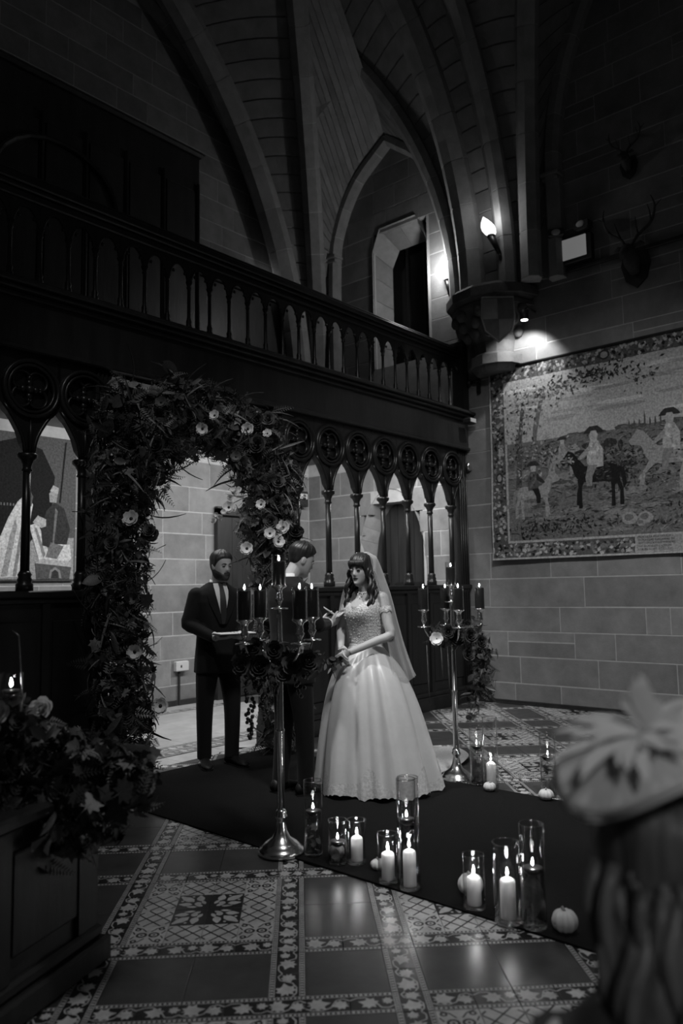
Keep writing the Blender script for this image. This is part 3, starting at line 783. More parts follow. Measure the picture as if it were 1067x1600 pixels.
# ================================================================== THINGS ON THE WALLS
# carved corbel carrying the ribs
cor = link('trim_1', None, None, (XW-.012, 4.98, 0)); tag(cor, kind='structure')
def half_tier(mb, z0, z1, r0, r1, sy=1.0, n=6):
    rr = []
    for z, r in ((z0, r0), (z1, r1)):
        rr.append([(-r*sin(pi*k/n)*.95, sy*r*cos(pi*k/n), z) for k in range(n+1)])
    return mb.rings(rr)
tiers = [(4.22, 4.30, .25, .32), (4.30, 4.42, .36, .36), (4.42, 4.47, .33, .27), (4.47, 4.62, .25, .27), (4.62, 4.82, .27, .40), (4.82, 5.02, .40, .50), (5.02, 5.07, .54, .54), (5.07, 5.13, .50, .57), (5.13, 5.24, .61, .61), (5.24, 5.29, .58, .55)]
for t in tiers: half_tier(MB(), *t, sy=1.05).build('corbel_stone', 'carved', cor)
for k in range(16):
    a = pi*(k+.5)/16; z = 4.72+.12*(k % 3)
    r = .34+.10*(k % 3)/1.4
    MB().ball((-r*sin(a), r*1.05*cos(a), z), (.07, .07, .085), 7, 5).build('carved_leaf', 'carved', cor, True)
# heraldic shield on the corbel, facing the hall
sh = thing('stone_shield', 'carved quartered stone shield on the corbel below the vault ribs', 'shield', (8.28, 4.60, 4.50), radians(-52))
SO = [(-.19, .50), (.19, .50), (.20, .25), (.16, .08), (0, -.06), (-.16, .08), (-.20, .25)]
MB().prism(SO, -.02, .02, 0, MY).build('board', 'carved', sh)
MB().prism([(.005, .22), (.18, .22), (.145, .08), (.005, -.035)], -.03, -.018, 0, MY).build('quarter', 'stone2', sh)
MB().prism([(-.18, .48), (-.005, .48), (-.005, .225), (-.185, .225)], -.03, -.018, 0, MY).build('quarter', 'stone2', sh)
MB().tube([(x, -.025, z) for x, z in SO+[SO[0]]], .012, 6).build('border', 'stone2', sh)
# torch lamps
def torch(loc, lean, label, lit=True):
    o = thing('torch_lamp', label, 'wall lamp', loc)
    pts = [(0, 0, 0), (lean[0]*.5, lean[1]*.5, .11), (lean[0], lean[1], .22)]
    MB().tube(pts, [.025, .035, .05], 10).build('holder', 'iron', o, True)
    MB().tube([(0, 0, 0), (.02, .0, -.06), (.14, .02, -.08)], [.02, .018, .018], 8).build('bracket', 'iron', o, True)
    mb = MB(); L = Vector(lean)
    prof = [(.03, .22), (.07, .26), (.088, .31), (.085, .35), (.06, .40), (.03, .44), (.004, .475)]
    mb.rings([[(lean[0]*z/.22*.9+r*cos(2*pi*k/14), lean[1]*z/.22*.9+r*sin(2*pi*k/14), z) for k in range(14)] for r, z in prof])
    g = mb.build('flame_shade', 'torch', o, True)
    MB().lathe([(.045, 0), (.055, .015), (.05, .03)], 12, c=(lean[0], lean[1], .205)).build('collar', 'iron', o, True)
    return o
torch((8.42, 4.62, 5.62), (-.07, .07), 'lit flame shaped torch lamp beside the tall ribs above the corbel')
TL = point('torch_light', (8.22, 4.66, 6.02), 4.0, .06)
t2 = torch((8.83, 5.625, 5.45), (-.02, .02), 'lit torch lamp half hidden behind the rib next to the window')
# emergency light
o = thing('emergency_light', 'twin headed emergency light box with pale face high on the stone wall', 'light', (XW-.012, 3.86, 5.56))
MB().box(-.09, 0, -.27, .25, -.18, .15, b=.012).build('case', 'plastic_d', o)
MB().box(-.10, -.085, -.21, .22, -.13, .13, b=.004).build('face', 'diffuser', o)
for y, rz in ((.17, .4), (-.20, -.1)):
    h = MB().box(-.11, .02, -.095, .095, -.055, .055, b=.02).build('lamp_head', 'plastic_d', o, loc=(-.08, y, .225), rz=rz)
    MB().ball((-.112, .0, 0), (.012, .055, .04), 12, 6).build('lens', 'plastic_w', h, True)
    MB().tube([(.0, 0, -.09), (0, 0, -.05)], .02, 8).build('neck', 'plastic_d', h)
tr = MB().box(XW-.05, XW-.012, -1, 4.14, 5.30, 5.35, b=.005); tag(tr.build('trim_2', 'wood'), kind='structure')
# mounted deer heads
def deer(loc, s, label):
    o = thing('deer_head', label, 'trophy', loc); o.scale = (s, s, s)
    MB().prism([(-.13, .1), (.13, .1), (.17, -.05), (.12, -.24), (0, -.34), (-.12, -.24), (-.17, -.05)], 0, .03, 0, Matrix(((0, 0, -1, 0), (1, 0, 0, 0), (0, 1, 0, 0), (0, 0, 0, 1)))).build('plaque', 'wood', o)
    mb = MB().tube([(-.06, 0, -.18), (-.13, 0, -.08), (-.19, 0, .0), (-.24, 0, .05)], [.05, .09, .085, .07], 10)
    mb.tube([(-.20, 0, .06), (-.28, 0, .03), (-.38, 0, -.05), (-.44, 0, -.10)], [.06, .075, .05, .035], 10)
    mb.build('head', 'fur', o, True)
    for sy in (-1, 1):
        MB().tube([(-.22, sy*.06, .08), (-.2, sy*.13, .10), (-.2, sy*.18, .08)], [.02, .035, .005], 8, flat=.4).build('ear', 'fur', o, True)
        mb = MB(); main = [(-.22, sy*.04, .10), (-.17, sy*.10, .22), (-.14, sy*.24, .34), (-.17, sy*.30, .50), (-.2, sy*.27, .62)]
        mb.tube(spline(main, 10), [.017]*6+[.013, .011, .008, .004], 6)
        mb.tube([(-.17, sy*.10, .22), (-.26, sy*.11, .30), (-.3, sy*.12, .38)], [.011, .009, .003], 6); mb.tube([(-.14, sy*.24, .34), (-.23, sy*.26, .42), (-.27, sy*.25, .5)], [.011, .009, .003], 6)
        mb.tube([(-.165, sy*.29, .48), (-.15, sy*.37, .56)], [.009, .003], 6); mb.build('antler', 'antler', o, True)
    return o
deer((XW-.012, 3.10, 5.22), 1.0, 'dark mounted deer head with branching antlers on a shield plaque right of the emergency light')
deer((XW-.012, 3.12, 6.42), .62, 'smaller dim deer head trophy mounted higher up the wall')
# spotlight fitting above the tapestry
o = thing('spotlight', 'small black spotlight on an arm above the tapestry corner', 'spotlight', (8.50, 4.36, 4.72))
MB().lathe([(.05, .0), (.055, .02), (.05, .10), (.02, .13)], 14).build('can', 'plastic_d', o, True)
MB().lathe([(.042, 0), (.042, .004)], 14, c=(0, 0, -.005)).build('bulb', mat('lit_bulb', 1, .5, emis=9), o)
MB().tube([(0, 0, .13), (.12, .02, .2), (.35, .03, .2)], .014, 8).build('arm', 'plastic_d', o, True)
o = thing('wall_bracket', 'small black iron cross bracket left of the tapestry top', 'bracket', (XW-.012, 5.24, 4.18))
MB().box(-.04, 0, -.02, .02, -.16, .16, b=.006).build('plate', 'iron', o); MB().tube([(-.02, .12, 0), (-.06, 0, 0), (-.02, -.03, .0)], .018, 8).build('bar', 'iron', o, True); MB().ball((-.05, .13, 0), .035).build('knob', 'iron', o, True)

# ------------------------------------------------------------------ tapestry (woven picture, flat)
TW, TH = 4.3, 2.49; T0Y, T0Z = 5.08, 1.80; XT = XW-.03
tap = thing('tapestry', 'large woven wall tapestry with riders in a landscape and a leafy border', 'tapestry', (XT, T0Y, T0Z))
def sag(u, v): return .010*sin(u*2.1+.6)*(1-v/TH*.7)+.006*sin(u*5.3+v)+(.05*exp(-u*9)*exp(-((v-.4)/.7)**2))
def TPt(u, v, e=0): return (-sag(u, v)-.004-e-(.03 if v < .12 else 0)*(1-v/.12), -u, v)
nu, nv = 60, 30; mb = MB(); rr = []
for i in range(nu+1):
    u = TW*i/nu; top = .0
    fr = [TPt(u, TH*j/nv) for j in range(nv+1)]; bk = [(p[0]+.012, p[1], p[2]) for p in reversed(fr)]
    rr.append(fr+bk)
mb.rings(rr); cloth = mb.build('cloth', 'g18', tap)
TMATS = ['g02', 'g05', 'g10', 'g18', 'g25', 'g32', 'g40', 'g55']
def tpoly(mb, pts, mi, e):
    """polygon drawn on the cloth; subdivided fan so that it follows the sag"""
    n = len(pts); cx = sum(p[0] for p in pts)/n; cy = sum(p[1] for p in pts)/n
    mb.add([TPt(cx, cy, e)]+[TPt(u, v, e) for u, v in pts], [(0, 1+(k+1) % n, 1+k) for k in range(n)], mi)
def trect(mb, u0, u1, v0, v1, mi, e, n=14, m=4):
    for i in range(n):
        for j in range(m):
            a, b, c, d = lerp(u0, u1, i/n), lerp(u0, u1, (i+1)/n), lerp(v0, v1, j/m), lerp(v0, v1, (j+1)/m)
            mb.add([TPt(a, c, e), TPt(b, c, e), TPt(b, d, e), TPt(a, d, e)], [(0, 3, 2, 1)], mi)
BW = .225
pic = MB()
trect(pic, BW, TW-BW, 1.45, TH-.2, 6, .002, 40, 6)          # sky
trect(pic, BW, TW-BW, 1.18, 1.47, 3, .0022, 40, 3)          # far plain
trect(pic, BW, TW-BW, .24, 1.2, 3, .002, 40, 6)             # ground
rt = random.Random(3)
def blob(cx, cy, rx, ry, mi, e, n=9, j=.25):
    tpoly(pic, [(cx+rx*(1+rt.uniform(-j, j))*cos(2*pi*k/n), cy+ry*(1+rt.uniform(-j, j))*sin(2*pi*k/n)) for k in range(n)], mi, e)
for k in range(26): blob(rt.uniform(.3, 4.0), rt.uniform(1.6, 2.2), rt.uniform(.12, .35), rt.uniform(.015, .03), rt.choice((5, 7, 5)), .0028)
for k in range(60): blob(rt.uniform(.3, 4.0), rt.uniform(.3, 1.2), rt.uniform(.06, .25), rt.uniform(.02, .05), rt.choice((2, 2, 4, 4)), .0028)
for k in range(34): blob(.9+rt.uniform(0, 3), 1.46+rt.uniform(-.02, .03), rt.uniform(.05, .16), rt.uniform(.015, .035), rt.choice((2, 3)), .003)
for k in range(8): u = 1.8+k*.06; tpoly(pic, [(u-.012, 1.46), (u+.012, 1.46), (u+.01, 1.52+.05*(k == 3)), (u, 1.56+.10*(k == 3)), (u-.01, 1.52)], 2, .0034)
for k in range(90):      # distant hedges and bushes
    blob(rt.uniform(.9, 3.9), rt.uniform(.95, 1.35), rt.uniform(.03, .10), rt.uniform(.02, .06), rt.choice((1, 2, 2, 3)), .0036)
def leafspray(cx, cy, sx, sy, n, mats_, e=.005, l=.06):
    for k in range(n):
        u, v = rt.gauss(cx, sx), rt.gauss(cy, sy)
        u = min(max(u, BW+.02), TW-BW-.02); v = min(max(v, .27), TH-BW-.01); a = rt.uniform(0, 2*pi); q = l*rt.uniform(.5, 1.1)
        c, s_ = cos(a)*q, sin(a)*q
        tpoly(pic, [(u, v), (u+c*.5-s_*.22, v+s_*.5+c*.22), (u+c, v+s_), (u+c*.5+s_*.22, v+s_*.5-c*.22)], rt.choice(mats_), e+rt.uniform(0, .0008))
# tree at the left, overhanging branch, bushes at the foot
tpoly(pic, [(.34, .9), (.42, .9), (.44, 1.5), (.50, 1.95), (.45, 1.95), (.38, 1.5)], 2, .004)
tpoly(pic, [(.55, 1.0), (.60, 1.0), (.64, 1.6), (.78, 2.1), (.74, 2.12), (.60, 1.65)], 3, .004)
leafspray(.50, 1.95, .17, .16, 170, (1, 3, 5, 6, 6)); leafspray(.95, 2.08, .14, .07, 80, (1, 2, 4)); leafspray(1.45, 2.16, .25, .05, 150, (0, 1, 1, 2)); leafspray(1.95, 2.05, .1, .06, 40, (1, 2))
leafspray(.40, 1.45, .07, .14, 60, (1, 3, 4)); leafspray(1.0, .40, .30, .06, 170, (0, 1, 1, 3)); leafspray(.5, .34, .12, .05, 60, (0, 1, 3)); leafspray(1.7, 1.15, .22, .09, 110, (1, 2, 3)); leafspray(2.1, .37, .2, .04, 60, (1, 2, 4)); leafspray(3.2, .45, .4, .08, 120, (0, 1, 3)); leafspray(3.5, 1.9, .3, .18, 160, (1, 2, 4))
# simple horses and riders
HB = [(-.48, .10), (-.50, .30), (-.44, .42), (-.30, .46), (-.05, .42), (.18, .45), (.30, .58), (.40, .74), (.50, .78), (.56, .70), (.66, .58), (.63, .52), (.52, .56), (.44, .46), (.38, .28), (.30, .18), (.10, .12), (-.15, .13), (-.32, .10)]
def horse(cx, cy, s, mi, f=1, leg=((.28, 0, -.36), (.22, .1, -.30), (-.36, 0, -.36), (-.42, -.1, -.34)), e=.0062, lm=None):
    tpoly(pic, [(cx+f*s*u, cy+s*v) for u, v in HB][::1 if f > 0 else -1], mi, e)
    for (u, du, dv) in leg:
        P = [(u-.05, .2), (u+.05, .2), (u+du+.03, -.05), (u+du+.05, dv), (u+du-.03, dv), (u+du-.03, -.05)]
        tpoly(pic, [(cx+f*s*a, cy+s*b) for a, b in P], lm if lm is not None else mi, e+.0002)
    tpoly(pic, [(cx+f*s*a, cy+s*b) for a, b in [(-.46, .40), (-.58, .34), (-.62, .05), (-.55, -.05), (-.52, .2)]], max(0, mi-1), e+.0004)
    for q in range(14): # shading flecks
        u, v = rt.uniform(-.42, .25), rt.uniform(.15, .4)
        blob(cx+f*s*u, cy+s*v, s*.05, s*.025, rt.choice((max(0, mi-1), mi+1)), e+.0006, 6)
def rider(cx, cy, s, coat, f=1, e=.0076):
    P = lambda L_, mi, de=0: tpoly(pic, [(cx+f*s*a, cy+s*b) for a, b in L_], mi, e+de)
    P([(-.16, .38), (.10, .36), (.16, .48), (.14, .72), (.08, .88), (-.08, .88), (-.17, .70)], coat)
    P([(-.05, .42), (.14, .42), (.20, .20), (.18, .02), (.08, .02), (.06, .2)], max(0, coat-2), .0002)
    P([(.10, .80), (.30, .62), (.34, .56), (.28, .54), (.08, .66)], coat-1, .0004)
    P([(-.06, .88), (.07, .88), (.09, 1.0), (.05, 1.08), (-.05, 1.08), (-.08, 1.0)], 6, .0003)
    P([(-.20, 1.04), (.20, 1.04), (.16, 1.10), (.08, 1.17), (-.08, 1.17), (-.16, 1.10)], 1, .0005)
    for q in range(10): blob(cx+f*s*rt.uniform(-.1, .1), cy+s*rt.uniform(.45, .85), s*.03, s*.05, rt.choice((coat-1, coat+1 if coat < 7 else 5)), e+.0007, 6)
leafspray(1.65, 1.0, .16, .14, 260, (0, 1, 1, 2), .0052); leafspray(.75, 1.25, .25, .12, 160, (1, 2, 5, 6), .0052); leafspray(2.6, 1.0, .3, .15, 220, (0, 1, 2), .0052)
horse(.60, .68, .50, 5, 1); rider(.58, .68, .46, 2)
horse(1.36, .80, .62, 0, -1); rider(1.38, .82, .62, 6, -1)
horse(2.22, .92, .66, 5, -1, ((.28, .18, -.2), (.22, .26, -.1), (-.36, 0, -.36), (-.30, .1, -.36)), lm=5); rider(2.26, .92, .6, 6, -1)
horse(3.1, .8, .6, 2, 1); rider(3.1, .8, .55, 4)
horse(.98, 1.10, .34, 5, 1, e=.0056); rider(.98, 1.10, .32, 5, e=.0058)
for (x, y, r) in ((1.75, .42, .09), (1.93, .42, .085), (1.88, .36, .05)): blob(x, y, r, r*.8, 5, .008, 12, .1); blob(x-.01, y+.01, r*.6, r*.45, 3, .0084, 10, .15)
for k in range(1500):     # short woven strokes of light and shade
    u, v = rt.uniform(BW+.03, 3.0), rt.uniform(.27, 1.45); a = rt.gauss(0, .35); q = rt.uniform(.015, .05); c, s_ = cos(a)*q, sin(a)*q
    tpoly(pic, [(u-c, v-s_), (u-s_*.12, v+c*.12), (u+c, v+s_), (u+s_*.12, v-c*.12)], rt.choice((0, 1, 2, 4, 5)), .0055)
pic.build('woven_picture', TMATS, tap)
# border of scrolling leaves between two pale fillets
bd = MB(); pic = bd
for (a, b, c, d) in ((0, TW, 0, BW), (0, TW, TH-BW, TH), (0, BW, BW, TH-BW), (TW-BW, TW, BW, TH-BW)): trect(bd, a, b, c, d, 2, .002, 40 if b-a > 1 else 4, 4 if b-a > 1 else 24)
for (a, b, c, d) in ((BW-.02, TW-BW+.02, BW-.02, BW+.008), (BW-.02, TW-BW+.02, TH-BW-.008, TH-BW+.02), (BW-.02, BW+.008, BW, TH-BW), (TW-BW-.008, TW-BW+.02, BW, TH-BW), (0, TW, 0, .022), (0, .022, 0, TH), (0, TW, TH-.018, TH)):
    trect(bd, a, b, c, d, 6, .003, 40 if b-a > 1 else 2, 2 if b-a > 1 else 30)
def bleaf(u, v):
    a = rt.uniform(0, 2*pi); q = rt.uniform(.03, .07); c, s_ = cos(a)*q, sin(a)*q
    tpoly(bd, [(u-c*.5, v-s_*.5), (u-s_*.35, v+c*.35), (u+c*.5, v+s_*.5), (u+s_*.35, v-c*.35)], rt.choice((0, 1, 3, 4, 5, 6, 6)), .0042+rt.uniform(0, .001))
for k in range(900):
    bleaf(rt.uniform(.04, TW-.04), rt.choice((rt.uniform(.04, BW-.04), rt.uniform(TH-BW+.04, TH-.04))))
for k in range(430): bleaf(rt.choice((rt.uniform(.04, BW-.04), rt.uniform(TW-BW+.04, TW-.04))), rt.uniform(BW, TH-BW))
blob(1.55, TH-.11, .07, .06, 1, .0056, 14, .02); blob(1.55, TH-.11, .045, .04, 5, .006, 12, .05); blob(.115, 1.05, .05, .07, 1, .0056, 12, .05); blob(.115, 1.05, .03, .045, 5, .006, 12, .05)
bd.build('woven_border', TMATS, tap)
# inscription panel
cp = MB(); trect(cp, 1.80, 2.34, .025, .225, 6, .007, 8, 2); trect(cp, 1.815, 2.325, .035, .215, 5, .0078, 8, 2); cart = cp.build('inscription_panel', TMATS, tap)
def text_mesh(lines, size, name, parent, mat_, place, spacing=1.25):
    vs = MB()
    for i, t in enumerate(lines):
        cu = bpy.data.curves.new('t', 'FONT'); cu.body = t; cu.size = size; cu.resolution_u = 2; cu.fill_mode = 'FRONT'
        ob = bpy.data.objects.new('t', cu); COL.objects.link(ob)
        dg = bpy.context.evaluated_depsgraph_get(); me = ob.evaluated_get(dg).to_mesh()
        vs.add([place(v.co.x, -i*size*spacing+v.co.y) for v in me.vertices], [tuple(p.vertices) for p in me.polygons])
        ob.evaluated_get(dg).to_mesh_clear(); bpy.data.objects.remove(ob); bpy.data.curves.remove(cu)
    return vs.build(name, mat_, parent)
text_mesh(['PRISE DE LA VILLE DE LILLE', 'EN FLANDRE PAR LARMEE DV', 'ROY LOVIS XIV COMMANDEE', 'PAR SA MAJESTE EN PERSO', 'NNE EN AOVST M DC LXVII'], .031, 'lettering', tap, 'g02', lambda x, y: TPt(1.835+x*.97, .188+y, .0105), 1.14)
MB().tube([(-.01, -TW-.05, TH-.01), (-.01, .05, TH-.01)], .018, 8).build('hanging_rod', 'iron', tap, True)

# ------------------------------------------------------------------ painting on the back wall of the passage
pt = thing('painting', 'large unframed painting of a pale robed kneeling figure and a dark robed attendant', 'painting', (2.9, YB-.045, 1.62))
MB().box(0, 1.93, 0, .03, 0, 1.66, b=.004).build('canvas', 'g10', pt)
pm = MB()
def pp(pts, mi, e): pm.prism([(u, v) for u, v in pts], -.001-e, -e, mi, MY)
PMT = ['g02', 'g05', 'g10', 'g18', 'g25', 'g32', 'g40', 'g55']
pp([(.02, .02), (1.91, .02), (1.91, .5), (.02, .42)], 5, .001)
pp([(.75, .4), (1.35, .4), (1.62, .75), (1.66, 1.2), (1.5, 1.5), (1.2, 1.6), (.9, 1.5), (.75, 1.1)], 0, .002)      # dark niche
pp([(.3, .6), (1.0, .6), (1.0, 1.1), (.3, 1.1)], 1, .003)
for k in range(9): u = .95+k*.035; pp([(u, .66), (u+.03, .66), (u+.028, .80), (u+.015, .84), (u+.002, .80)], 0, .004); pp([(u+.006, .83), (u+.024, .83), (u+.022, .86), (u+.008, .86)], 3, .005)
pp([(.95, .03), (1.30, .05), (1.36, .30), (1.36, .62), (1.40, .86), (1.32, .98), (1.22, .88), (1.12, .70), (1.00, .40)], 7, .006)  # pale robe
pp([(1.05, .05), (1.12, .05), (1.22, .6), (1.20, .7), (1.14, .5)], 5, .0065); pp([(1.18, .05), (1.22, .05), (1.30, .6), (1.28, .7)], 4, .0065)
pp([(1.30, .84), (1.38, .84), (1.40, .95), (1.36, 1.02), (1.30, 1.0)], 2, .007)
pp([(1.36, .62), (1.46, .66), (1.62, .28), (1.60, .18), (1.50, .18)], 7, .0062); pp([(1.42, .6), (1.45, .6), (1.56, .3), (1.54, .24)], 4, .0066)
pp([(1.40, .66), (1.50, .60), (1.56, .62), (1.56, .70), (1.46, .74)], 6, .0068)
pp([(1.52, .40), (1.80, .34), (1.86, .60), (1.78, .84), (1.66, .90), (1.56, .80), (1.50, .58)], 1, .0064)   # dark robe
pp([(1.64, .42), (1.66, .42), (1.70, .8), (1.67, .84)], 3, .0069)
pp([(1.60, .90), (1.68, .90), (1.70, 1.02), (1.64, 1.06), (1.59, 1.0)], 5, .0069); pp([(1.60, 1.03), (1.70, 1.01), (1.71, 1.07), (1.64, 1.10)], 6, .0072)
pp([(1.50, .20), (1.80, .18), (1.88, .26), (1.86, .42), (1.66, .42), (1.56, .30)], 7, .0071); pp([(1.56, .27), (1.70, .25), (1.78, .40), (1.62, .44)], 3, .0075)
pp([(1.44, .20), (1.88, .16), (1.88, .22), (1.50, .25)], 6, .0078)
pp([(1.46, .02), (1.86, .02), (1.88, .17), (1.44, .20)], 2, .0074); pp([(1.60, .03), (1.76, .03), (1.74, .12), (1.68, .16), (1.62, .12)], 4, .0079); pp([(1.63, .03), (1.73, .03), (1.72, .10), (1.68, .13), (1.64, .10)], 1, .0082)
pp([(1.72, .9), (1.735, .9), (1.80, 1.62), (1.785, 1.62)], 0, .007)
pm.build('painted_figures', PMT, pt)
# exit box, socket
o = thing('exit_box', 'small dark exit light box on the stone wall behind the screen', 'sign', (8.5, YB-.02, 2.74))
MB().box(-.10, .22, -.12, -.005, 0, .24, b=.01).build('case', 'plastic_d', o); MB().box(-.08, .20, -.125, -.118, .12, .20).build('strip', 'plastic_w', o); MB().box(.08, .11, -.03, -.005, -.8, 0).build('conduit', 'plastic_d', o)
o = thing('wall_socket', 'pale surface mounted wall socket with conduit near the passage floor', 'socket', (6.36, YB-.016, .44))
MB().box(-.09, .11, -.06, 0, 0, .13, b=.01).build('box', 'plastic_w', o); MB().box(-.02, .0, -.025, 0, -.43, 0).build('conduit', 'plastic_d', o); MB().box(-.02, .0, -.065, -.058, .05, .08).build('switch', 'plastic_d', o)
# ================================================================== FLOWERS
def leaf_maple(s=1.0, bend=.25):
    mb = MB(); pts = MAPLE
    vs = [(0, -.05*s, 0)]+[(x*s, y*s, (-bend*(x*x+y*y)+.12*abs(x))*s) for x, y in pts]; n = len(pts)
    mb.add(vs, [(0, 1+k, 1+(k+1) % n) for k in range(n)])
    mb.tube([(0, -.05*s, 0), (0, -.5*s, -.05*s), (0, -.8*s, -.2*s)], .015*s, 4); return mb
def leaf_lance(l=1.0, w=.28, bend=.3):
    mb = MB(); rows = []
    for k in range(6):
        t = k/5; ww = w*sin(pi*min(1, t*.97+.03))**.8/2+.004
        z = -bend*t*t; rows.append([(-ww*l, t*l, (z+.06*ww)*l), (0, t*l, (z-.03)*l), (ww*l, t*l, (z+.06*ww)*l)])
    mb.rings(rows, closed=False); return mb
def frond(l=1.0, n=9, droop=.5):
    mb = MB(); spine = [(0, l*k/n, -droop*l*(k/n)**2) for k in range(n+1)]
    mb.tube(spine, [.008*l]*(n+1), 4)
    for k in range(1, n+1):
        x, y, z = spine[k]; q = .32*l*(1-k/n*.75)
        for sx in (-1, 1):
            mb.add([(0, y, z), (sx*q*.5, y+q*.15, z+.03*l), (sx*q, y+q*.55, z-.02*l), (sx*q*.45, y+q*.5, z+.01*l)], [(0, 1, 2, 3) if sx > 0 else (3, 2, 1, 0)])
    return mb
LM = {'maple': leaf_maple(), 'lance': leaf_lance(), 'oval': leaf_lance(1, .62, .2), 'frond': frond(), 'grass': leaf_lance(1.5, .07, .5)}
LME = {}
for k, v in LM.items():
    for mm in ('leafd', 'leafm', 'leafl'): LME[k, mm] = v.mesh('leaf', mm, True)
def rand_rot(rg, out, spread=1.0):
    """leaf lies with its tip (+y) and its face (+z) roughly along 'out'"""
    z = (Vector(out).normalized()+Vector((rg.gauss(0, 1), rg.gauss(0, 1), rg.gauss(0, 1)))*.55*spread).normalized()
    t = Vector((rg.gauss(0, 1), rg.gauss(0, 1), rg.gauss(-.3, 1))); t = (t-z*t.dot(z)).normalized()
    x = t.cross(z)
    m3 = Matrix((x, t, z)).transposed(); return m3.to_4x4()
def foliage(parent, blobs, n, size, seed, kinds, nleaf=60, mats_=('leafd', 'leafd', 'leafm', 'leafm', 'leafl'), face=(-.76, -.65, .15), name='foliage'):
    """blobs: (centre, radius xyz); most leaves joined as stuff, the large front ones single"""
    rg = random.Random(seed); big = MB(); mi = {'leafd': 0, 'leafm': 1, 'leafl': 2}
    tot = sum((b[1][0]*b[1][1]*b[1][2])**(2/3) for b in blobs)
    for c, r in blobs:
        k = int(n*(r[0]*r[1]*r[2])**(2/3)/tot)
        for _ in range(k):
            d = Vector((rg.gauss(0, 1), rg.gauss(0, 1), rg.gauss(0, 1))).normalized(); rad = rg.uniform(.45, 1.0)
            p = Vector(c)+Vector((d.x*r[0], d.y*r[1], d.z*r[2]))*rad
            out = (d+Vector(face)*.5).normalized(); s = rg.uniform(*size)
            kd = rg.choice(kinds); sc = s*(1.6 if kd in ('frond', 'grass') else 1)
            big.merge(LM[kd], Matrix.Translation(p) @ rand_rot(rg, out) @ Matrix.Scale(sc, 4), mi[rg.choice(mats_)])
    tag(big.build(name, ['leafd', 'leafm', 'leafl'], parent, True), kind='stuff')
    for _ in range(nleaf):
        c, r = rg.choice(blobs)
        d = (Vector(face)*1.0+Vector((rg.gauss(0, 1), rg.gauss(0, 1), rg.gauss(0, 1)))).normalized()
        p = Vector(c)+Vector((d.x*r[0], d.y*r[1], d.z*r[2]))*rg.uniform(.95, 1.15)
        kd = rg.choice(kinds); o = link('leaf', LME[kd, rg.choice(mats_)], parent)
        s = rg.uniform(size[1]*.9, size[1]*1.5); o.matrix_local = Matrix.Translation(p) @ rand_rot(rg, d, .7) @ Matrix.Scale(s, 4)
def petal_ring(mb, n, l, w, tilt, z0=0, r0=.1, ph=0, mi=0, cup=.3):
    for k in range(n):
        a = 2*pi*k/n+ph; rows = []
        for j in range(5):
            t = j/4; ww = w*(sin(pi*(.15+.75*t))**.7)/2
            rr = r0+l*t*cos(tilt+cup*t); zz = z0+l*t*sin(tilt+cup*t)
            rows.append([(rr*cos(a)-q*sin(a), rr*sin(a)+q*cos(a), zz+abs(q)*.25) for q in (-ww, -ww*.3, ww*.3, ww)])
        mb.rings(rows, mi=mi, closed=False)
def anemone_parts():
    p = MB(); petal_ring(p, 6, .85, .85, .15, 0, .1); petal_ring(p, 5, .75, .8, .35, .03, .08, .5)
    c = MB().ball((0, 0, .12), (.20, .20, .13), 10, 6)
    for k in range(18): a = 2*pi*k/18; c.ball((.33*cos(a), .33*sin(a), .14), .035, 5, 4)
    return p, c
AN_P, AN_C = anemone_parts()
ANW = AN_P.mesh('petals', 'petalw', True); ANC = AN_C.mesh('flower_centre', 'black', True); AND = AN_P.mesh('petals', 'petald', True); ANM = AN_P.mesh('petals', 'petalm', True)
rs = MB()
for k in range(5): petal_ring(rs, 5, .30+.16*k, .55+.14*k, 1.35-.27*k, -.05*k, .05+.05*k, k*.7, 0, .25)
rs.ball((0, 0, .12), (.12, .12, .22), 8, 5)
ROSE = {k: rs.mesh('rose', k, True) for k in ('petald', 'petalm', 'petalw')}
def put(name, me, parent, p, out, s, roll=0):
    o = link(name, me, parent); q = Vector(out).to_track_quat('Z', 'Y')
    o.matrix_local = Matrix.Translation(p) @ q.to_matrix().to_4x4() @ Matrix.Rotation(roll, 4, 'Z') @ Matrix.Scale(s, 4); return o
TOCAM = Vector((-.76, -.62, .05))
def anemone(parent, p, s, me=ANW, out=None, seed=0):
    rg = random.Random(seed); d = (out or TOCAM)+Vector((rg.uniform(-.3, .3), rg.uniform(-.3, .3), rg.uniform(-.2, .3)))
    o = put('anemone', me, parent, p, d, s, rg.uniform(0, 6)); link('flower_centre', ANC, o)
GRP = MB().ball((0, 0, 0), (1, 1, 1.1), 8, 6).mesh('grape', 'grape', True)
def grapes(parent, top, n, length, rad, r=.011, seed=1):
    rg = random.Random(seed)
    for k in range(n):
        t = (k+.5)/n; w_ = rad*(1-t)**.6*rg.uniform(.5, 1); a = rg.uniform(0, 2*pi)
        o = link('grape', GRP, parent); o.location = (top[0]+w_*cos(a), top[1]+w_*sin(a), top[2]-length*t); s = r*rg.uniform(.85, 1.15); o.scale = (s, s, s)
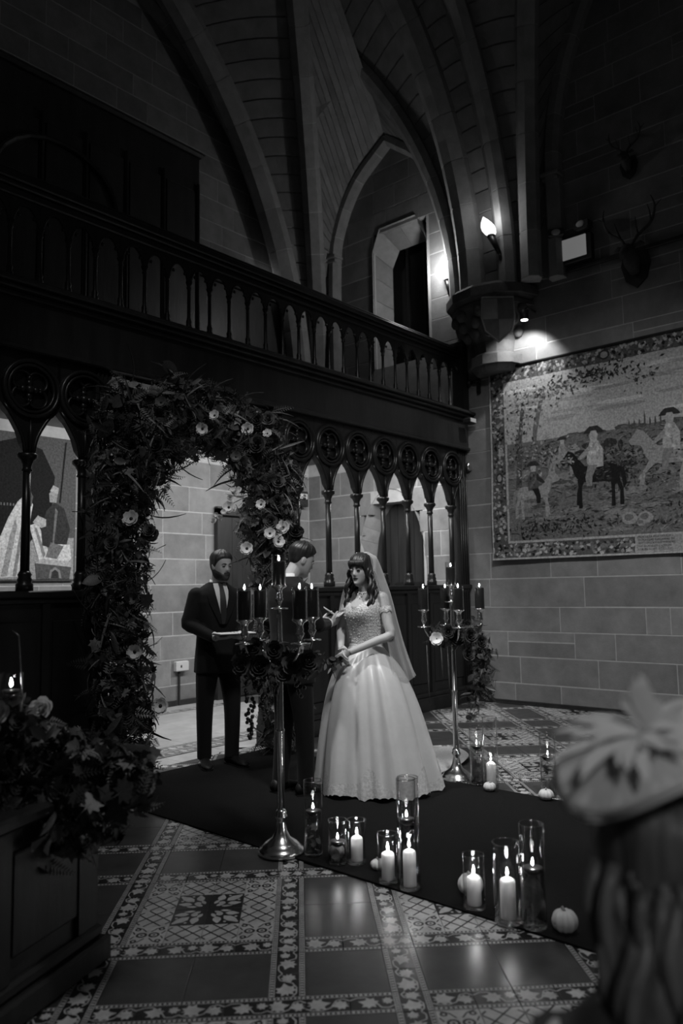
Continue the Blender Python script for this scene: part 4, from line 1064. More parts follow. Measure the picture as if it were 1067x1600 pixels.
# ---- the floral arch around the screen opening
ar = thing('floral_arch', 'tall floral arch of dark foliage and white anemones in the screen opening', 'flower arch', (4.3, 5.2, 0))
YA = 0.0
path = [(-.86, -.05, .0), (-.90, -.05, .5), (-.93, -.03, 1.0), (-.93, 0, 1.5), (-.92, 0, 2.0), (-.80, 0, 2.5), (-.48, 0, 2.85), (-.05, 0, 2.95), (.40, 0, 2.80), (.62, 0, 2.45), (.70, 0, 2.0), (.74, 0, 1.5), (.78, 0, 1.0), (.80, 0, .5), (.80, 0, .0)]
fp = spline(path, 60)
mb = MB(); mb.tube(fp, .018, 8); mb.build('frame', 'iron', ar, True)
for x in (-.86, .80): MB().box(x-.16, x+.16, -.16, .10, .0118, .022).build('foot_plate', 'iron', ar)
bl = []
for i in range(0, 60, 2):
    p = fp[i]; t = i/59
    w_ = .27 if p.z < 2.2 else .36
    if p.z < .3: w_ = .2
    if p.x > .4 and p.z < 1.9: w_ = .22 if p.z < 1.2 else .30
    bl.append(((p.x, p.y-.02, max(p.z, .14)), (w_, .17, w_ if p.z > .4 else .16)))
bl += [((-.98, -.02, 2.80), (.2, .14, .22)), ((-.90, -.02, 2.98), (.22, .14, .16)), ((-.72, -.02, 2.85), (.2, .15, .22)), ((-.45, -.02, 3.02), (.25, .15, .16)), ((.55, -.02, 2.95), (.28, .15, .2)), ((.1, -.02, 2.98), (.3, .15, .14)), ((.75, -.02, 2.6), (.2, .15, .25)), ((.62, -.04, 2.0), (.28, .15, .25))]
foliage(ar, bl, 10500, (.05, .12), 11, ('maple', 'lance', 'oval', 'frond', 'frond', 'grass'), 150)
AP = [(3.59, 2.95, .045), (4.13, 2.93, .045), (4.0, 2.8, .05), (4.5, 2.87, .055), (4.36, 2.61, .045), (3.33, 2.02, .06), (4.48, 1.83, .055), (4.75, 1.97, .05), (3.36, 1.43, .045), (3.37, 1.04, .055), (3.60, .62, .06), (4.73, 2.86, .04), (4.28, 2.17, .05), (4.92, 2.03, .06), (4.65, 2.22, .045), (4.85, 1.9, .055)]
for i, (x, z, s) in enumerate(AP):
    anemone(ar, (x-4.3, 4.97-5.2, z), s*1.2, ANW if i not in (0, 4, 8) else ANM, None, i)
rg = random.Random(5)
for i in range(26):
    p = fp[rg.randrange(4, 56)]; put('rose', ROSE[rg.choice(('petald', 'petald', 'petalm'))], ar, (p.x+rg.uniform(-.2, .2), -.19, max(.15, p.z+rg.uniform(-.18, .18))), TOCAM+Vector((rg.uniform(-.4, .4), 0, rg.uniform(-.2, .5))), rg.uniform(.045, .07))
# pale orchid sprays
for (x, z, n, dx) in ((4.12, 2.06, 7, .06), (4.86, 1.98, 8, .03), (4.30, 2.28, 5, .04)):
    for k in range(n): put('orchid_bloom', ANW if k % 2 else ROSE['petalw'], ar, (x-4.3+dx*k*.6, -.22, z+.016*k+rg.uniform(-.03, .03)), TOCAM+Vector((rg.uniform(-.6, .6), rg.uniform(-.4, .4), rg.uniform(-.5, .5))), rg.uniform(.022, .034))
# ---- foreground arrangement on a dark wooden pew end
pw = thing('pew_end', 'dark oak pew end with stepped plinth in the left foreground', 'pew', (1.80, 2.93, 0), radians(23.5))
MB().box(-1.5, 0, 0, .62, .14, .66, b=.01).build('body', 'wood', pw)
MB().box(-1.54, .05, -.05, .66, 0, .10, b=.012).build('plinth', 'wood', pw); MB().box(-1.52, .025, -.025, .64, .10, .15, b=.012).build('plinth_moulding', 'wood', pw)
MB().box(-1.54, .04, -.04, .66, .66, .71, b=.012).build('top', 'wood', pw)
for k in range(3): MB().box(-1.42+.47*k, -1.05+.47*k, -.014, .01, .22, .58, b=.012).build('panel', 'wood', pw)
for k in range(4): MB().box(-1.5+.47*k-(.03 if k else 0), -1.44+.47*k+(.0 if k < 3 else .03), -.02, .01, .15, .66, b=.005).build('stile', 'wood', pw)
fa = thing('floral_arrangement', 'spilling foreground arrangement of maple leaves, ranunculus and grapes on the pew end', 'flowers', (1.58, 2.98, .72))
bl = [((-.05, .0, .10), (.26, .2, .18)), ((.14, -.12, .04), (.22, .16, .16)), ((-.22, .05, .16), (.22, .18, .18)), ((.24, -.2, .03), (.14, .1, .12)), ((-.02, -.14, -.10), (.16, .07, .14)), ((-.12, -.10, -.02), (.2, .1, .12)), (tuple(RT*.05-FH*.14+UP*-.12), (.16, .08, .16)), (tuple(RT*.26-FH*.10+UP*-.08), (.15, .1, .15)), (tuple(RT*-.1-FH*.17+UP*-.1), (.16, .08, .16)), (tuple(RT*.38-FH*.05+UP*.02), (.12, .1, .14)), (tuple(RT*-.12-FH*.05+UP*.26), (.14, .12, .12))]
foliage(fa, bl, 1900, (.035, .08), 21, ('maple', 'maple', 'oval', 'lance', 'frond'), 70, ('leafd', 'leafm', 'leafm', 'leafm', 'leafl'))
for (x, y, z, s, mt) in ((-.18, -.03, .31, .045, 'petalw'), (-.13, -.1, .28, .035, 'petalm'), (.02, .02, .30, .045, 'petalw'), (-.10, -.15, .12, .04, 'petalm'), (-.02, -.2, .02, .04, 'petalm'), (.18, -.2, .14, .035, 'petalm'), (.06, -.16, .16, .045, 'petald'), (.26, -.24, .05, .04, 'petald')):
    put('ranunculus', ROSE[mt], fa, (x, y, z), TOCAM+Vector((0, 0, .4)), s)
for (x, y, z, s) in ((.10, -.17, .09, .06), (-.05, -.19, -.12, .085), (.2, -.22, -.03, .07), (-.12, -.17, -.05, .06), (.03, -.2, -.20, .08)):
    rgx = random.Random(int(x*100)); o = link('leaf', LME['maple', 'leafl'], fa); o.matrix_local = Matrix.Translation((x, y-.02, z)) @ rand_rot(rgx, (-.76, -.62, .2), .3) @ Matrix.Scale(s*1.2, 4)
grapes(fa, (.0, -.18, .24), 9, .05, .03, .014, 4)
# ---- candelabra
def flame(parent, z, s=1.0, c=(0, 0)):
    mb = MB().lathe([(.0015*s, 0), (.0055*s, .006*s), (.0062*s, .012*s), (.004*s, .022*s), (.0006*s, .034*s)], 8, c=(c[0], c[1], z)); mb.build('flame', 'flame', parent, True)
    MB().tube([(c[0], c[1], z-.012), (c[0], c[1], z+.002)], .0012, 5).build('wick', 'wick', parent)
def candle_light(p, w_=.10): point('candle_light', p, w_, .012)
def candelabrum(loc, rot, label, zc=1.49):
    o = thing('candelabrum', label, 'candelabrum', loc, rot)
    MB().lathe([(.128, 0), (.13, .012), (.122, .028), (.11, .034), (.108, .042), (.085, .062), (.05, .085), (.034, .12), (.027, .165), (.026, .178), (.034, .188), (.036, .2), (.028, .212), (.03, .222), (.022, .235)], 28).build('base', 'silver', o, True)
    MB().lathe([(.021, .23), (.021, .66), (.0245, .665), (.0245, .675), (.019, .68), (.018, 1.17), (.015, 1.30), (.012, 1.355)], 16).build('pole', 'silver', o, True)
    cup = MB().lathe([(.052, -.135), (.054, -.131), (.050, -.128), (.012, -.126), (.010, -.11), (.016, -.095), (.026, -.078), (.018, -.066), (.022, -.055), (.017, -.04), (.022, -.02), (.044, -.006), (.047, 0), (.040, .002)], 18).mesh('socket', 'silver', True)
    link('socket', cup, o, (0, 0, zc)); tops = [(0, 0, zc)]
    for k in range(4):
        a = k*pi/2; d = Vector((cos(a), sin(a), 0)); R_ = .225
        pts = [d*.012+UP*1.12, d*.06+UP*1.06, d*.14+UP*1.06, d*.20+UP*1.11, d*R_+UP*1.17]
        ag = MB().tube(spline(pts, 14), .008, 8).build('arm', 'silver', o, True)
        tip = d*R_+UP*1.30; link('socket', cup, ag, tip); tops.append(tuple(tip))
    MB().lathe([(.03, 1.08), (.036, 1.10), (.03, 1.13), (.02, 1.16)], 16).build('arm_hub', 'silver', o, True)
    return o, tops
candle_body = MB().lathe([(.0355, 0), (.0365, .004), (.0365, .13), (.034, .138), (.026, .136), (.004, .131)], 18).mesh('wax', 'wax_dark', True)
side_body = MB().lathe([(.0355, 0), (.0365, .004), (.0365, .155), (.034, .163), (.026, .161), (.004, .156)], 18).mesh('wax', 'wax_dark', True)
chim = MB().lathe([(.0415, 0), (.0415, .175), (.0425, .178), (.0405, .178), (.0400, .172), (.0400, .003)], 20, cap=False).mesh('glass_sleeve', 'glass', True)
def dress_candelabrum(loc, rot, label, cand_labels, sleeves):
    o, tops = candelabrum(loc, rot, label)
    ca, sa = cos(rot), sin(rot)
    for i, (x, y, z) in enumerate(tops):
        p = (loc[0]+x*ca-y*sa, loc[1]+x*sa+y*ca, loc[2]+z+.003)
        c = thing('pillar_candle', cand_labels[i], 'candle', p, group='dark candles on candelabra')
        link('wax', candle_body if i == 0 else side_body, c); h = .131 if i == 0 else .156
        flame(c, h+.012, .85); candle_light((p[0], p[1], p[2]+h+.035), .035)
        if i in sleeves: link('glass_sleeve', chim, c)
    return o
C1 = (3.174, 3.249, .0112); C2 = (5.204, 3.394, 0)
r1 = YAW-pi/2+radians(35)
dress_candelabrum(C1, r1, 'tall silver five arm candelabrum standing nearest the camera at the carpet edge', ['tall centre dark candle of the nearer candelabrum', 'dark candle on the far right arm of the nearer candelabrum', 'dark candle on the far left arm of the nearer candelabrum', 'dark candle on the near left arm of the nearer candelabrum', 'dark candle on the near right arm of the nearer candelabrum'], (0, 1, 2, 3, 4))
r2 = YAW-pi/2+radians(5)
dress_candelabrum(C2, r2, 'tall silver candelabrum standing right of the bride near the stone wall', ['highest centre dark candle of the farther candelabrum', 'rightmost dark candle of the farther candelabrum, against the stone wall', 'dark candle on the back arm of the farther candelabrum', 'leftmost dark candle of the farther candelabrum, beside the veil', 'dark candle on the front arm of the farther candelabrum'], (0, 2, 3, 4))
g1 = thing('candelabrum_garland', 'garland of dark roses, ivy and hanging grapes on the nearer candelabrum', 'flowers', (C1[0], C1[1], 1.08))
bl = [((0, 0, .02), (.10, .10, .09)), (tuple(RT*-.13), (.12, .10, .09)), (tuple(RT*.13), (.11, .10, .08)), (tuple(RT*-.18+UP*-.05), (.08, .07, .09)), (tuple(RT*.2+UP*-.02), (.07, .06, .06))]
foliage(g1, bl, 230, (.035, .065), 31, ('maple', 'oval', 'oval', 'lance'), 26, ('leafd', 'leafd', 'leafm', 'leafm', 'leafl'))
for i, (u, z, s) in enumerate(((-.20, -.02, .055), (-.10, -.03, .06), (-.02, .06, .05), (.08, -.02, .06), (.17, .0, .055), (-.13, .08, .05), (.03, -.07, .05))):
    put('rose', ROSE['petald' if i % 3 else 'petalm'], g1, tuple(RT*u-FH*.11+UP*z), -FH+RT*u*2+UP*.3, s)
for (u, n, L_, sd) in ((-.165, 34, .36, 1), (-.10, 10, .15, 6), (.12, 9, .14, 2), (-.02, 10, .12, 3), (-.08, 16, .26, 5)): grapes(g1, tuple(RT*u-FH*.07+UP*-.07), n, L_, .045, .0115, sd)
g2 = thing('candelabrum_garland', 'dark rose and trailing fern garland with a white bloom on the farther candelabrum', 'flowers', (C2[0], C2[1], 1.08))
bl = [((0, 0, .02), (.11, .10, .10)), (tuple(RT*.14+UP*.04), (.13, .10, .12)), (tuple(RT*.22+UP*-.12), (.11, .09, .14)), (tuple(RT*.20+UP*-.30), (.10, .08, .14)), (tuple(RT*-.12), (.10, .08, .08)), (tuple(RT*.24+UP*-.42), (.09, .06, .09)), (tuple(RT*.14+UP*-.52), (.04, .04, .16))]
foliage(g2, bl, 420, (.035, .075), 32, ('frond', 'frond', 'oval', 'lance'), 26, ('leafd', 'leafd', 'leafm'))
put('white_bloom', ANW, g2, tuple(RT*-.14-FH*.12+UP*.0), -FH-RT*.2+UP*.2, .06)
for i, (u, z, s) in enumerate(((.02, .0, .055), (.12, .02, .055), (.20, -.03, .05), (-.05, .05, .05), (.10, -.12, .05))): put('rose', ROSE['petald'], g2, tuple(RT*u-FH*.12+UP*z), -FH+RT*u*2+UP*.3, s)
for u, l in ((-.21, .46), (-.10, .3), (-.05, .42)):
    MB().tube([tuple(RT*u-FH*.06+UP*-.05), tuple(RT*(u+.005)-FH*.06+UP*(-.05-l*.5)), tuple(RT*(u+.01)-FH*.06+UP*(-.05-l))], [.006, .012, .004], 6, flat=.4).build('amaranth_tail', 'leafm', g2, True)
# ================================================================== CANDLES IN GLASS ON THE FLOOR
def vase(p, r, h, label, grp='glass vases along the carpet'):
    o = thing('glass_vase', label, 'vase', (p[0], p[1], .0115), group=grp)
    t = .003
    MB().lathe([(r*.97, 0), (r, .004), (r, h-.002), (r-t*.5, h), (r-t, h-.002), (r-t, .014), (.001, .013)], 28, cap=False).build('glass_body', 'glass', o, True)
    MB().lathe([(r*.96, 0), (r*.98, .003), (r*.98, .012), (r*.9, .013)], 28).build('glass_foot', 'rim', o, True)
    rr = []
    for k in range(29):
        a = 2*pi*k/28; rr.append([((r-t/2+.0022*cos(b))*cos(a), (r-t/2+.0022*cos(b))*sin(a), h+.0022*sin(b)) for b in [2*pi*i/6 for i in range(6)]])
    MB().rings(rr, cap=False).build('glass_rim', 'rim', o, True)
    return o
def pillar(p, r, h, label, z=.026):
    c = thing('pillar_candle', label, 'candle', (p[0], p[1], z), group='ivory pillar candles in vases')
    MB().lathe([(r*.98, 0), (r, .003), (r, h-.012), (r*.93, h-.004), (r*.6, h+.003), (r*.22, h+.008)], 20).build('wax', 'wax', c, True)
    flame(c, h+.016, 1.0); candle_light((p[0], p[1], z+h+.034), .5); return c
def floating(vo, p, r, zw, label, leaf=True, seed=0):
    rg = random.Random(seed)
    MB().lathe([(.001, .016), (r-.0045, .016), (r-.0045, zw-.0115), (.001, zw-.0115)], 24, cap=False).build('water', 'water', vo, True)
    c = thing('floating_candle', label, 'candle', (p[0], p[1], zw-.012), group='floating candles in water')
    q = r*.78
    MB().lathe([(q*.35, -.016), (q*.75, -.006), (q, .008), (q*1.0, .016), (q*.9, .018), (q*.2, .014)], 20).build('wax', 'wax_dark', c, True)
    flame(c, .024, .95); candle_light((p[0], p[1], zw+.04), .12)
    if leaf:
        for k in range(9):
            kd = rg.choice(('maple', 'oval', 'lance', 'frond')); s = rg.uniform(.04, .065)
            l_ = link('leaf_sprig', LME[kd, rg.choice(('leafm', 'leafl', 'leafl'))], vo); a = rg.uniform(0, 6.28)
            l_.matrix_local = Matrix.Translation((cos(a)*r*.25, sin(a)*r*.25, rg.uniform(.03, max(.04, zw-.09)))) @ rand_rot(rg, (-.76, -.65, .3), .5) @ Matrix.Scale(s*.75, 4)
G2 = 'glass vases along the far carpet edge'
V = []
def fv(p, r, h, zw, lv, lc, sd, g='glass vases along the carpet'): floating(vase(p, r, h, lv, g), p, r, zw, lc, True, sd)
def pv(p, r, h, cr, ch, lv, lc, g='glass vases along the carpet'): vase(p, r, h, lv, g); pillar(p, cr, ch, lc)
fv((3.262, 3.085), .052, .40, .245, 'tall glass vase of water and leaves beside the candelabrum base', 'floating candle in the tall vase beside the candelabrum base', 1)
fv((3.240, 2.885), .051, .225, .125, 'short glass vase of water holding a dark floating candle and a flower', 'dark floating candle in the short vase left of a pillar candle', 2)
pv((3.305, 2.805), .051, .225, .032, .122, 'short glass vase with a pillar candle, left of a small white pumpkin', 'ivory pillar candle in the short vase left of a small white pumpkin')
pv((3.196, 2.510), .051, .235, .033, .128, 'short glass vase with a pillar candle in front of the tallest vases', 'ivory pillar candle in the short vase in front of the tallest vases')
pv((3.195, 2.375), .053, .53, .032, .165, 'tallest glass cylinder vase with a pillar candle in front of the bridal skirt', 'ivory pillar candle inside the tallest cylinder vase')
fv((3.300, 2.465), .050, .49, .30, 'tall water filled vase just behind the tallest cylinder vase', 'floating candle in the tall vase behind the tallest cylinder', 4)
pv((3.195, 2.010), .051, .235, .033, .122, 'short glass vase with a pillar candle before the ribbed white pumpkin', 'ivory pillar candle in the vase before the ribbed white pumpkin')
pv((3.160, 1.815), .062, .335, .034, .165, 'wide glass vase with a pillar candle nearest the camera', 'thick ivory pillar candle in the wide vase nearest the camera')
fv((3.180, 1.700), .054, .43, .255, 'tall glass vase with a large submerged leaf right of the wide candle vase', 'floating candle in the tall vase with the large submerged leaf', 5)
l_ = thing('submerged_leaf', 'large pale leaf standing in the tall water filled vase', 'leaf', (3.180, 1.700, .0375)); o = MB().merge(leaf_lance(.17, .55, .15)).build('blade', 'leafl', l_, True); o.rotation_euler = (radians(85), 0, radians(-50)); o.location = (0, 0, .015)
fv((5.130, 3.165), .052, .42, .29, 'tall vase of dark water beside the farther candelabrum base', 'dark floating candle in the vase beside the farther candelabrum', 6, G2)
pv((5.125, 3.045), .054, .50, .034, .16, 'very tall glass cylinder with a pillar candle right of the farther candelabrum', 'ivory pillar candle in the tall cylinder right of the farther candelabrum', G2)
fv((5.185, 2.620), .056, .42, .27, 'tall vase of dark water with a floating candle left of the pale hat', 'dark floating candle in the vase left of the pale hat', 7, G2)
fv((5.160, 2.30), .056, .42, .27, 'tall vase partly hidden behind the pale hat', 'floating candle glowing behind the pale hat', 8, G2)
pv((4.30, 1.78), .053, .36, .033, .15, 'glass vase behind the fair haired guest on the carpet', 'pillar candle glimpsed beside the fair hair of the seated guest', G2)
def pumpkin(p, r, label, squash=.72, z=.0115, tilt=0):
    o = thing('pumpkin', label, 'pumpkin', (p[0], p[1], z), random.uniform(0, 6), group='small white pumpkins')
    n, mm = 40, 12; rr = []
    for j in range(mm+1):
        a = pi*j/mm; row = []
        for k in range(n):
            b = 2*pi*k/n; rib_ = 1-.17*abs(cos(4.5*b))**5
            q = r*sin(a)**.8*rib_; row.append((q*cos(b), q*sin(b), r*squash-r*squash*cos(a)*(1-.18*exp(-(q/(r*.35))**2))))
        rr.append(row)
    MB().rings(rr).build('flesh', 'pumpkin', o, True)
    MB().tube([(0, 0, r*squash*1.7), (.004, 0, r*squash*1.95), (.012, .004, r*squash*2.15)], [r*.17, r*.11, r*.13], 7).build('stem', 'pstem', o, True)
pumpkin((3.31, 2.955), .045, 'small white pumpkin half hidden behind the short water vase')
pumpkin((3.30, 2.655), .043, 'small smooth white pumpkin between two short candle vases', .62)
pumpkin((3.31, 2.10), .062, 'larger ribbed white pumpkin left of a short candle vase', .8)
pumpkin((3.21, 1.575), .056, 'ribbed white pumpkin at the right end of the candle row', .85)
pumpkin((5.02, 3.00), .045, 'small white pumpkin at the foot of the far tall candle vase', .7)
pumpkin((5.05, 2.575), .052, 'small white pumpkin touching the pale hat, by the far vase', .7)
# lantern vase among the foreground flowers
lv = thing('hanging_glass', 'glass candle holder with wire handle above the foreground flowers', 'candle holder', (1.445, 2.945, 1.0))
MB().lathe([(.001, 0), (.04, .002), (.043, .01), (.043, .18), (.041, .18), (.041, .012), (.001, .01)], 22, cap=False).build('glass_body', 'glass', lv, True)
MB().lathe([(.001, .012), (.040, .012), (.040, .10), (.001, .10)], 22, cap=False).build('water', 'water', lv, True)
MB().tube([(0, .0, -.28), (0, 0, 0)], .006, 6).build('stake', 'iron', lv)
MB().tube([tuple(RT*.03+UP*.0), tuple(RT*.044+UP*.09), tuple(RT*.025+UP*.32), tuple(RT*.0+UP*.34)], .0025, 6).build('wire_handle', 'silver', lv, True)
fc = thing('floating_candle', 'floating candle in the glass above the foreground flowers', 'candle', (1.445, 2.945, 1.105))
MB().lathe([(.012, -.008), (.03, .0), (.033, .01), (.006, .012)], 16).build('wax', 'wax_dark', fc, True); flame(fc, .022, 1.0); candle_light((1.445, 2.945, 1.16), .05)
# ================================================================== PEOPLE
def remesh(mb, name, matn, parent, voxel=.006, it=3):
    me = mb.mesh('tmp', matn); ob = bpy.data.objects.new('tmp', me); COL.objects.link(ob)
    r = ob.modifiers.new('r', 'REMESH'); r.mode = 'VOXEL'; r.voxel_size = voxel
    s = ob.modifiers.new('s', 'SMOOTH'); s.iterations = it; s.factor = .5
    dg = bpy.context.evaluated_depsgraph_get(); dg.update()
    nm = bpy.data.meshes.new_from_object(ob.evaluated_get(dg)); nm.name = name
    bpy.data.objects.remove(ob); bpy.data.meshes.remove(me)
    nm.materials.clear(); nm.materials.append(M[matn]); nm.polygons.foreach_set('use_smooth', [True]*len(nm.polygons)); nm.polygons.foreach_set('material_index', [0]*len(nm.polygons))
    return link(name, nm, parent)
HZ = .235
def head_w(z, fem): 
    k = .93 if fem else 1
    return k*interp([(-.01, .018), (0, .030 if not fem else .024), (.02, .046 if not fem else .040), (.05, .060 if not fem else .056), (.09, .069), (.13, .074), (.165, .076), (.195, .068), (.218, .048), (.23, .022), (.235, .004)], z)
def head_f(z): return interp([(-.01, .070), (0, .082), (.02, .090), (.05, .090), (.09, .091), (.13, .094), (.16, .092), (.19, .078), (.215, .053), (.23, .022), (.235, .004)], z)
def head_b(z): return interp([(-.01, .015), (0, .02), (.03, .04), (.06, .065), (.10, .088), (.14, .100), (.17, .100), (.20, .080), (.22, .052), (.23, .026), (.235, .004)], z)
def head_pt(th, z, fem=False, off=0):
    w_, f_, b_ = head_w(z, fem), head_f(z), head_b(z); s, c = sin(th), cos(th)
    ex = .88
    x = w_*math.copysign(abs(s)**ex, s); y = (f_ if c > 0 else b_)*math.copysign(abs(c)**ex, c)
    d = 0
    if c > 0:
        ax = abs(x)
        d += interp([(.066, 0), (.077, .017), (.085, .024), (.10, .017), (.122, .007), (.142, .001)], z)*exp(-(x/interp([(.07, .014), (.085, .0125), (.12, .009)], z))**2)
        d -= .010*exp(-((ax-.031)/.014)**2-((z-.117)/.010)**2)
        d += .004*exp(-((z-.136)/.008)**2-(x/.045)**2)
        d += .0055*exp(-((z-.0595)/.0045)**2-(x/.018)**2)+.006*exp(-((z-.0485)/.005)**2-(x/.016)**2)-.003*exp(-((z-.038)/.006)**2-(x/.02)**2)
        d += .006*exp(-((z-.016)/.012)**2-(x/.018)**2)
        d += .004*exp(-((ax-.045)/.018)**2-((z-.088)/.02)**2)
    y += d
    if off:
        n = Vector((x/max(.02, w_)**1, y/max(.02, (f_ if c > 0 else b_)), (z-.12)/.11)); n = n.normalized() if n.length > 0 else Vector((0, 0, 1))
        x += n.x*off; y += n.y*off; z += n.z*off
    return Vector((x, y, z))
def head_mb(fem=False):
    rows = []
    for i in range(58):
        z = -.008+(HZ+.0078)*(i/57)
        rows.append([head_pt(2*pi*k/72, z, fem) for k in range(72)])
    mb = MB().rings(rows)
    for sx in (-1, 1):
        mb.ball((sx*.073*(.93 if fem else 1), -.006, .105), (.010, .019, .031), 10, 8)
        mb.ball((sx*.076*(.93 if fem else 1), -.012, .112), (.010, .012, .020), 8, 6)
    return mb
def eyes(parent, Hm, fem=False, look=(0, 0), liner=False):
    e = []
    for sx in (-1, 1):
        c = Vector((sx*.0305, head_f(.117)-.0115, .1165))
        mb = MB().ball((0, 0, 0), .0118, 14, 10)
        o = mb.build('eye', 'eyew', parent, True); o.matrix_local = Hm @ Matrix.Translation(c)
        ir = MB().ball((look[0], .0078, look[1]), (.0062, .0050, .0062), 12, 8).build('iris', 'eyed', o, True)
        # upper lid with lash line
        pts = [(sx*.0305+.0165*u, c.y+.0135-.006*u*u-(.002 if abs(u) > .9 else 0), .1165+.0036*(1-u*u)-.0005+(.003*u*sx if liner else 0)) for u in (-1, -.6, -.2, .2, .6, 1.0)]
        if liner: pts = pts if sx > 0 else pts[::-1]
        o = MB().tube(pts, [.0012, .0018, .0021, .0021, .0021, .0012] if not liner else [.0012, .002, .0026, .003, .003, .0015], 6).build('lash_line', 'eyed', parent, True); o.matrix_local = Hm
        lid = MB().rings([[(sx*.0305+.0165*u, c.y+(.0130-.006*u*u)*k1+k2, .1165+z_*(1-u*u*.6)) for u in (-1, -.6, -.2, .2, .6, 1.0)] for z_, k1, k2 in ((.0034, 1, 0), (.0065, .95, .0005), (.011, .8, .0005))], closed=False).build('eyelid', 'skin', parent, True); lid.matrix_local = Hm
        bz = .134 if not fem else .136
        pts = [(sx*(.012+.036*t), head_f(.135)+.0045-.010*t*t-.002*t, bz+.0045*sin(t*2.2)) for t in (0, .25, .5, .75, 1)]
        o = MB().tube(pts, [.0022, .0032, .0032, .0024, .001] if not fem else [.002, .0026, .0024, .0018, .0008], 6).build('eyebrow', 'hairdark', parent, True); o.matrix_local = Hm
def lips(parent, Hm, matn, big=1.0):
    mb = MB()
    for z, r, sg in ((.0585, .0034, 1), (.0500, .0040, -1)):
        pts = []
        for u in (-1, -.7, -.35, 0, .35, .7, 1):
            x = .023*u*big; p = head_pt(math.asin(min(1, abs(x)/.06))*(1 if x >= 0 else -1), z)
            y = head_f(z)+.0045-.010*u*u
            pts.append((x, y, z-(z-.0545)*abs(u)**1.6+(.0015 if u == 0 and sg > 0 else 0)*-1))
        mb.tube(pts, [r*.25, r*.75, r, r*.92, r, r*.75, r*.25], 8)
    o = mb.build('lips', matn, parent, True); o.matrix_local = Hm
def hair_cap(parent, Hm, matn, hl, thick, fem=False, seed=1, part=.0):
    rg = random.Random(seed); ph = [rg.uniform(0, 6) for _ in range(6)]
    n = 96; rows = []
    for i in range(22):
        t = i/21; row = []
        for k in range(n):
            th = 2*pi*k/n; a = th if th <= pi else th-2*pi
            z0 = interp(hl, abs(a)); z = lerp(z0, HZ-.0005, t**.9)
            o_ = thick(a, z)*min(1, .25+t*5)*(1+.16*sin(a*23+ph[0]+z*30)*sin(a*9+ph[1])+.08*sin(a*47+ph[2]))
            row.append(head_pt(th, z, fem, o_))
        rows.append(row)
    o = MB().rings(rows).build('hair', matn, parent, True); o.matrix_local = Hm; return o
def arm_tube(mb, S, E, W, r):
    S, E, W = Vector(S), Vector(E), Vector(W)
    pts = [S, S.lerp(E, .35), S.lerp(E, .75), E, E.lerp(W, .3), E.lerp(W, .7), W]
    mb.tube(spline(pts, 13), [lerp(a, b, t) for a, b, t in [(r[0], r[1], k/6) if k <= 6 else (r[1], r[2], (k-6)/6) for k in range(13)]], 14)
def hand(mb, W, fw, up, side, curl=.6, s=1.0, thumb=1):
    """palm and five separate fingers; fw = finger direction, up = back of hand, side = thumb side"""
    W, fw, up, side = Vector(W), Vector(fw).normalized(), Vector(up).normalized(), Vector(side).normalized()
    P = lambda a, b, c: W+fw*a*s+side*b*s+up*c*s
    mb.rings([[P(a, b*w_, c*h) for b, c in [(cos(2*pi*k/12), sin(2*pi*k/12)) for k in range(12)]] for a, w_, h in ((-.02, .024, .021), (.01, .028, .019), (.045, .040, .015), (.08, .042, .013), (.092, .038, .011))])
    for k, (b, l, r) in enumerate(((.031, .070, .0085), (.0105, .078, .0088), (-.0105, .072, .0085), (-.030, .057, .0075))):
        base = P(.070, b, 0); d = fw; pts = [base, base+fw*.025*s]; ang = 0
        for q in range(3):
            ang += curl*(.55 if q == 0 else .8); d = fw*cos(ang)-up*sin(ang); pts.append(pts[-1]+d*l*s*(.42, .33, .25)[q])
        mb.tube(spline(pts, 11), [r*s]*7+[r*s*.95, r*s*.9, r*s*.8, r*s*.45], 8)
    t0 = P(.015, .026, -.004); d1 = (fw*.6+side*.75-up*.2).normalized(); d2 = (fw*.9+side*.15-up*.35).normalized()
    mb.tube(spline([t0, t0+d1*.035*s, t0+d1*.045*s+d2*.028*s, t0+d1*.047*s+d2*.052*s], 9), [.012*s, .0115*s, .011*s, .0105*s, .010*s, .0095*s, .009*s, .008*s, .004*s], 8)
def shoe(parent, x, y, rz, name='shoe', l=.29, heel=.0):
    rows = []
    for t, w_, h in ((0, .030, .06), (.06, .036, .085), (.2, .038, .09), (.38, .036, .085), (.55, .043, .062), (.75, .048, .045), (.9, .040, .036), (.98, .022, .028), (1.0, .008, .02)):
        yy = -.07+l*t; rows.append([(w_*cos(a), yy, .006+h*max(0, .5+.5*sin(a))**.8 if sin(a) > -.99 else .006) for a in [2*pi*k/14 for k in range(14)]])
    o = MB().rings(rows).build(name, 'leather', parent, True); o.matrix_local = Matrix.Translation((x, y, .0115)) @ Matrix.Rotation(rz, 4, 'Z')
    s = MB(); s.rings([[(w_*1.06*cos(a), -.07+l*t, z) for a, w_ in ((0, w), (pi, w))] for t, w in ((0, .03), (.2, .038), (.55, .044), (.75, .049), (.95, .03)) for z in (0,)], closed=False) if False else None
    sp = [(.030, -.07), (.038, 0), (.036, .04), (.046, .10), (.050, .15), (.040, .20), (.012, .223), (-.012, .223), (-.040, .20), (-.050, .15), (-.046, .10), (-.036, .04), (-.038, 0), (-.030, -.07)]
    MB().prism(sp, 0, .010).build('sole', 'leather', o)
def ell(z, rx, ry, yo=0, xo=0, n=28, e=.85):
    return [(xo+rx*math.copysign(abs(cos(a))**e, cos(a)), yo+ry*math.copysign(abs(sin(a))**e, sin(a)), z) for a in [2*pi*k/n for k in range(n)]]
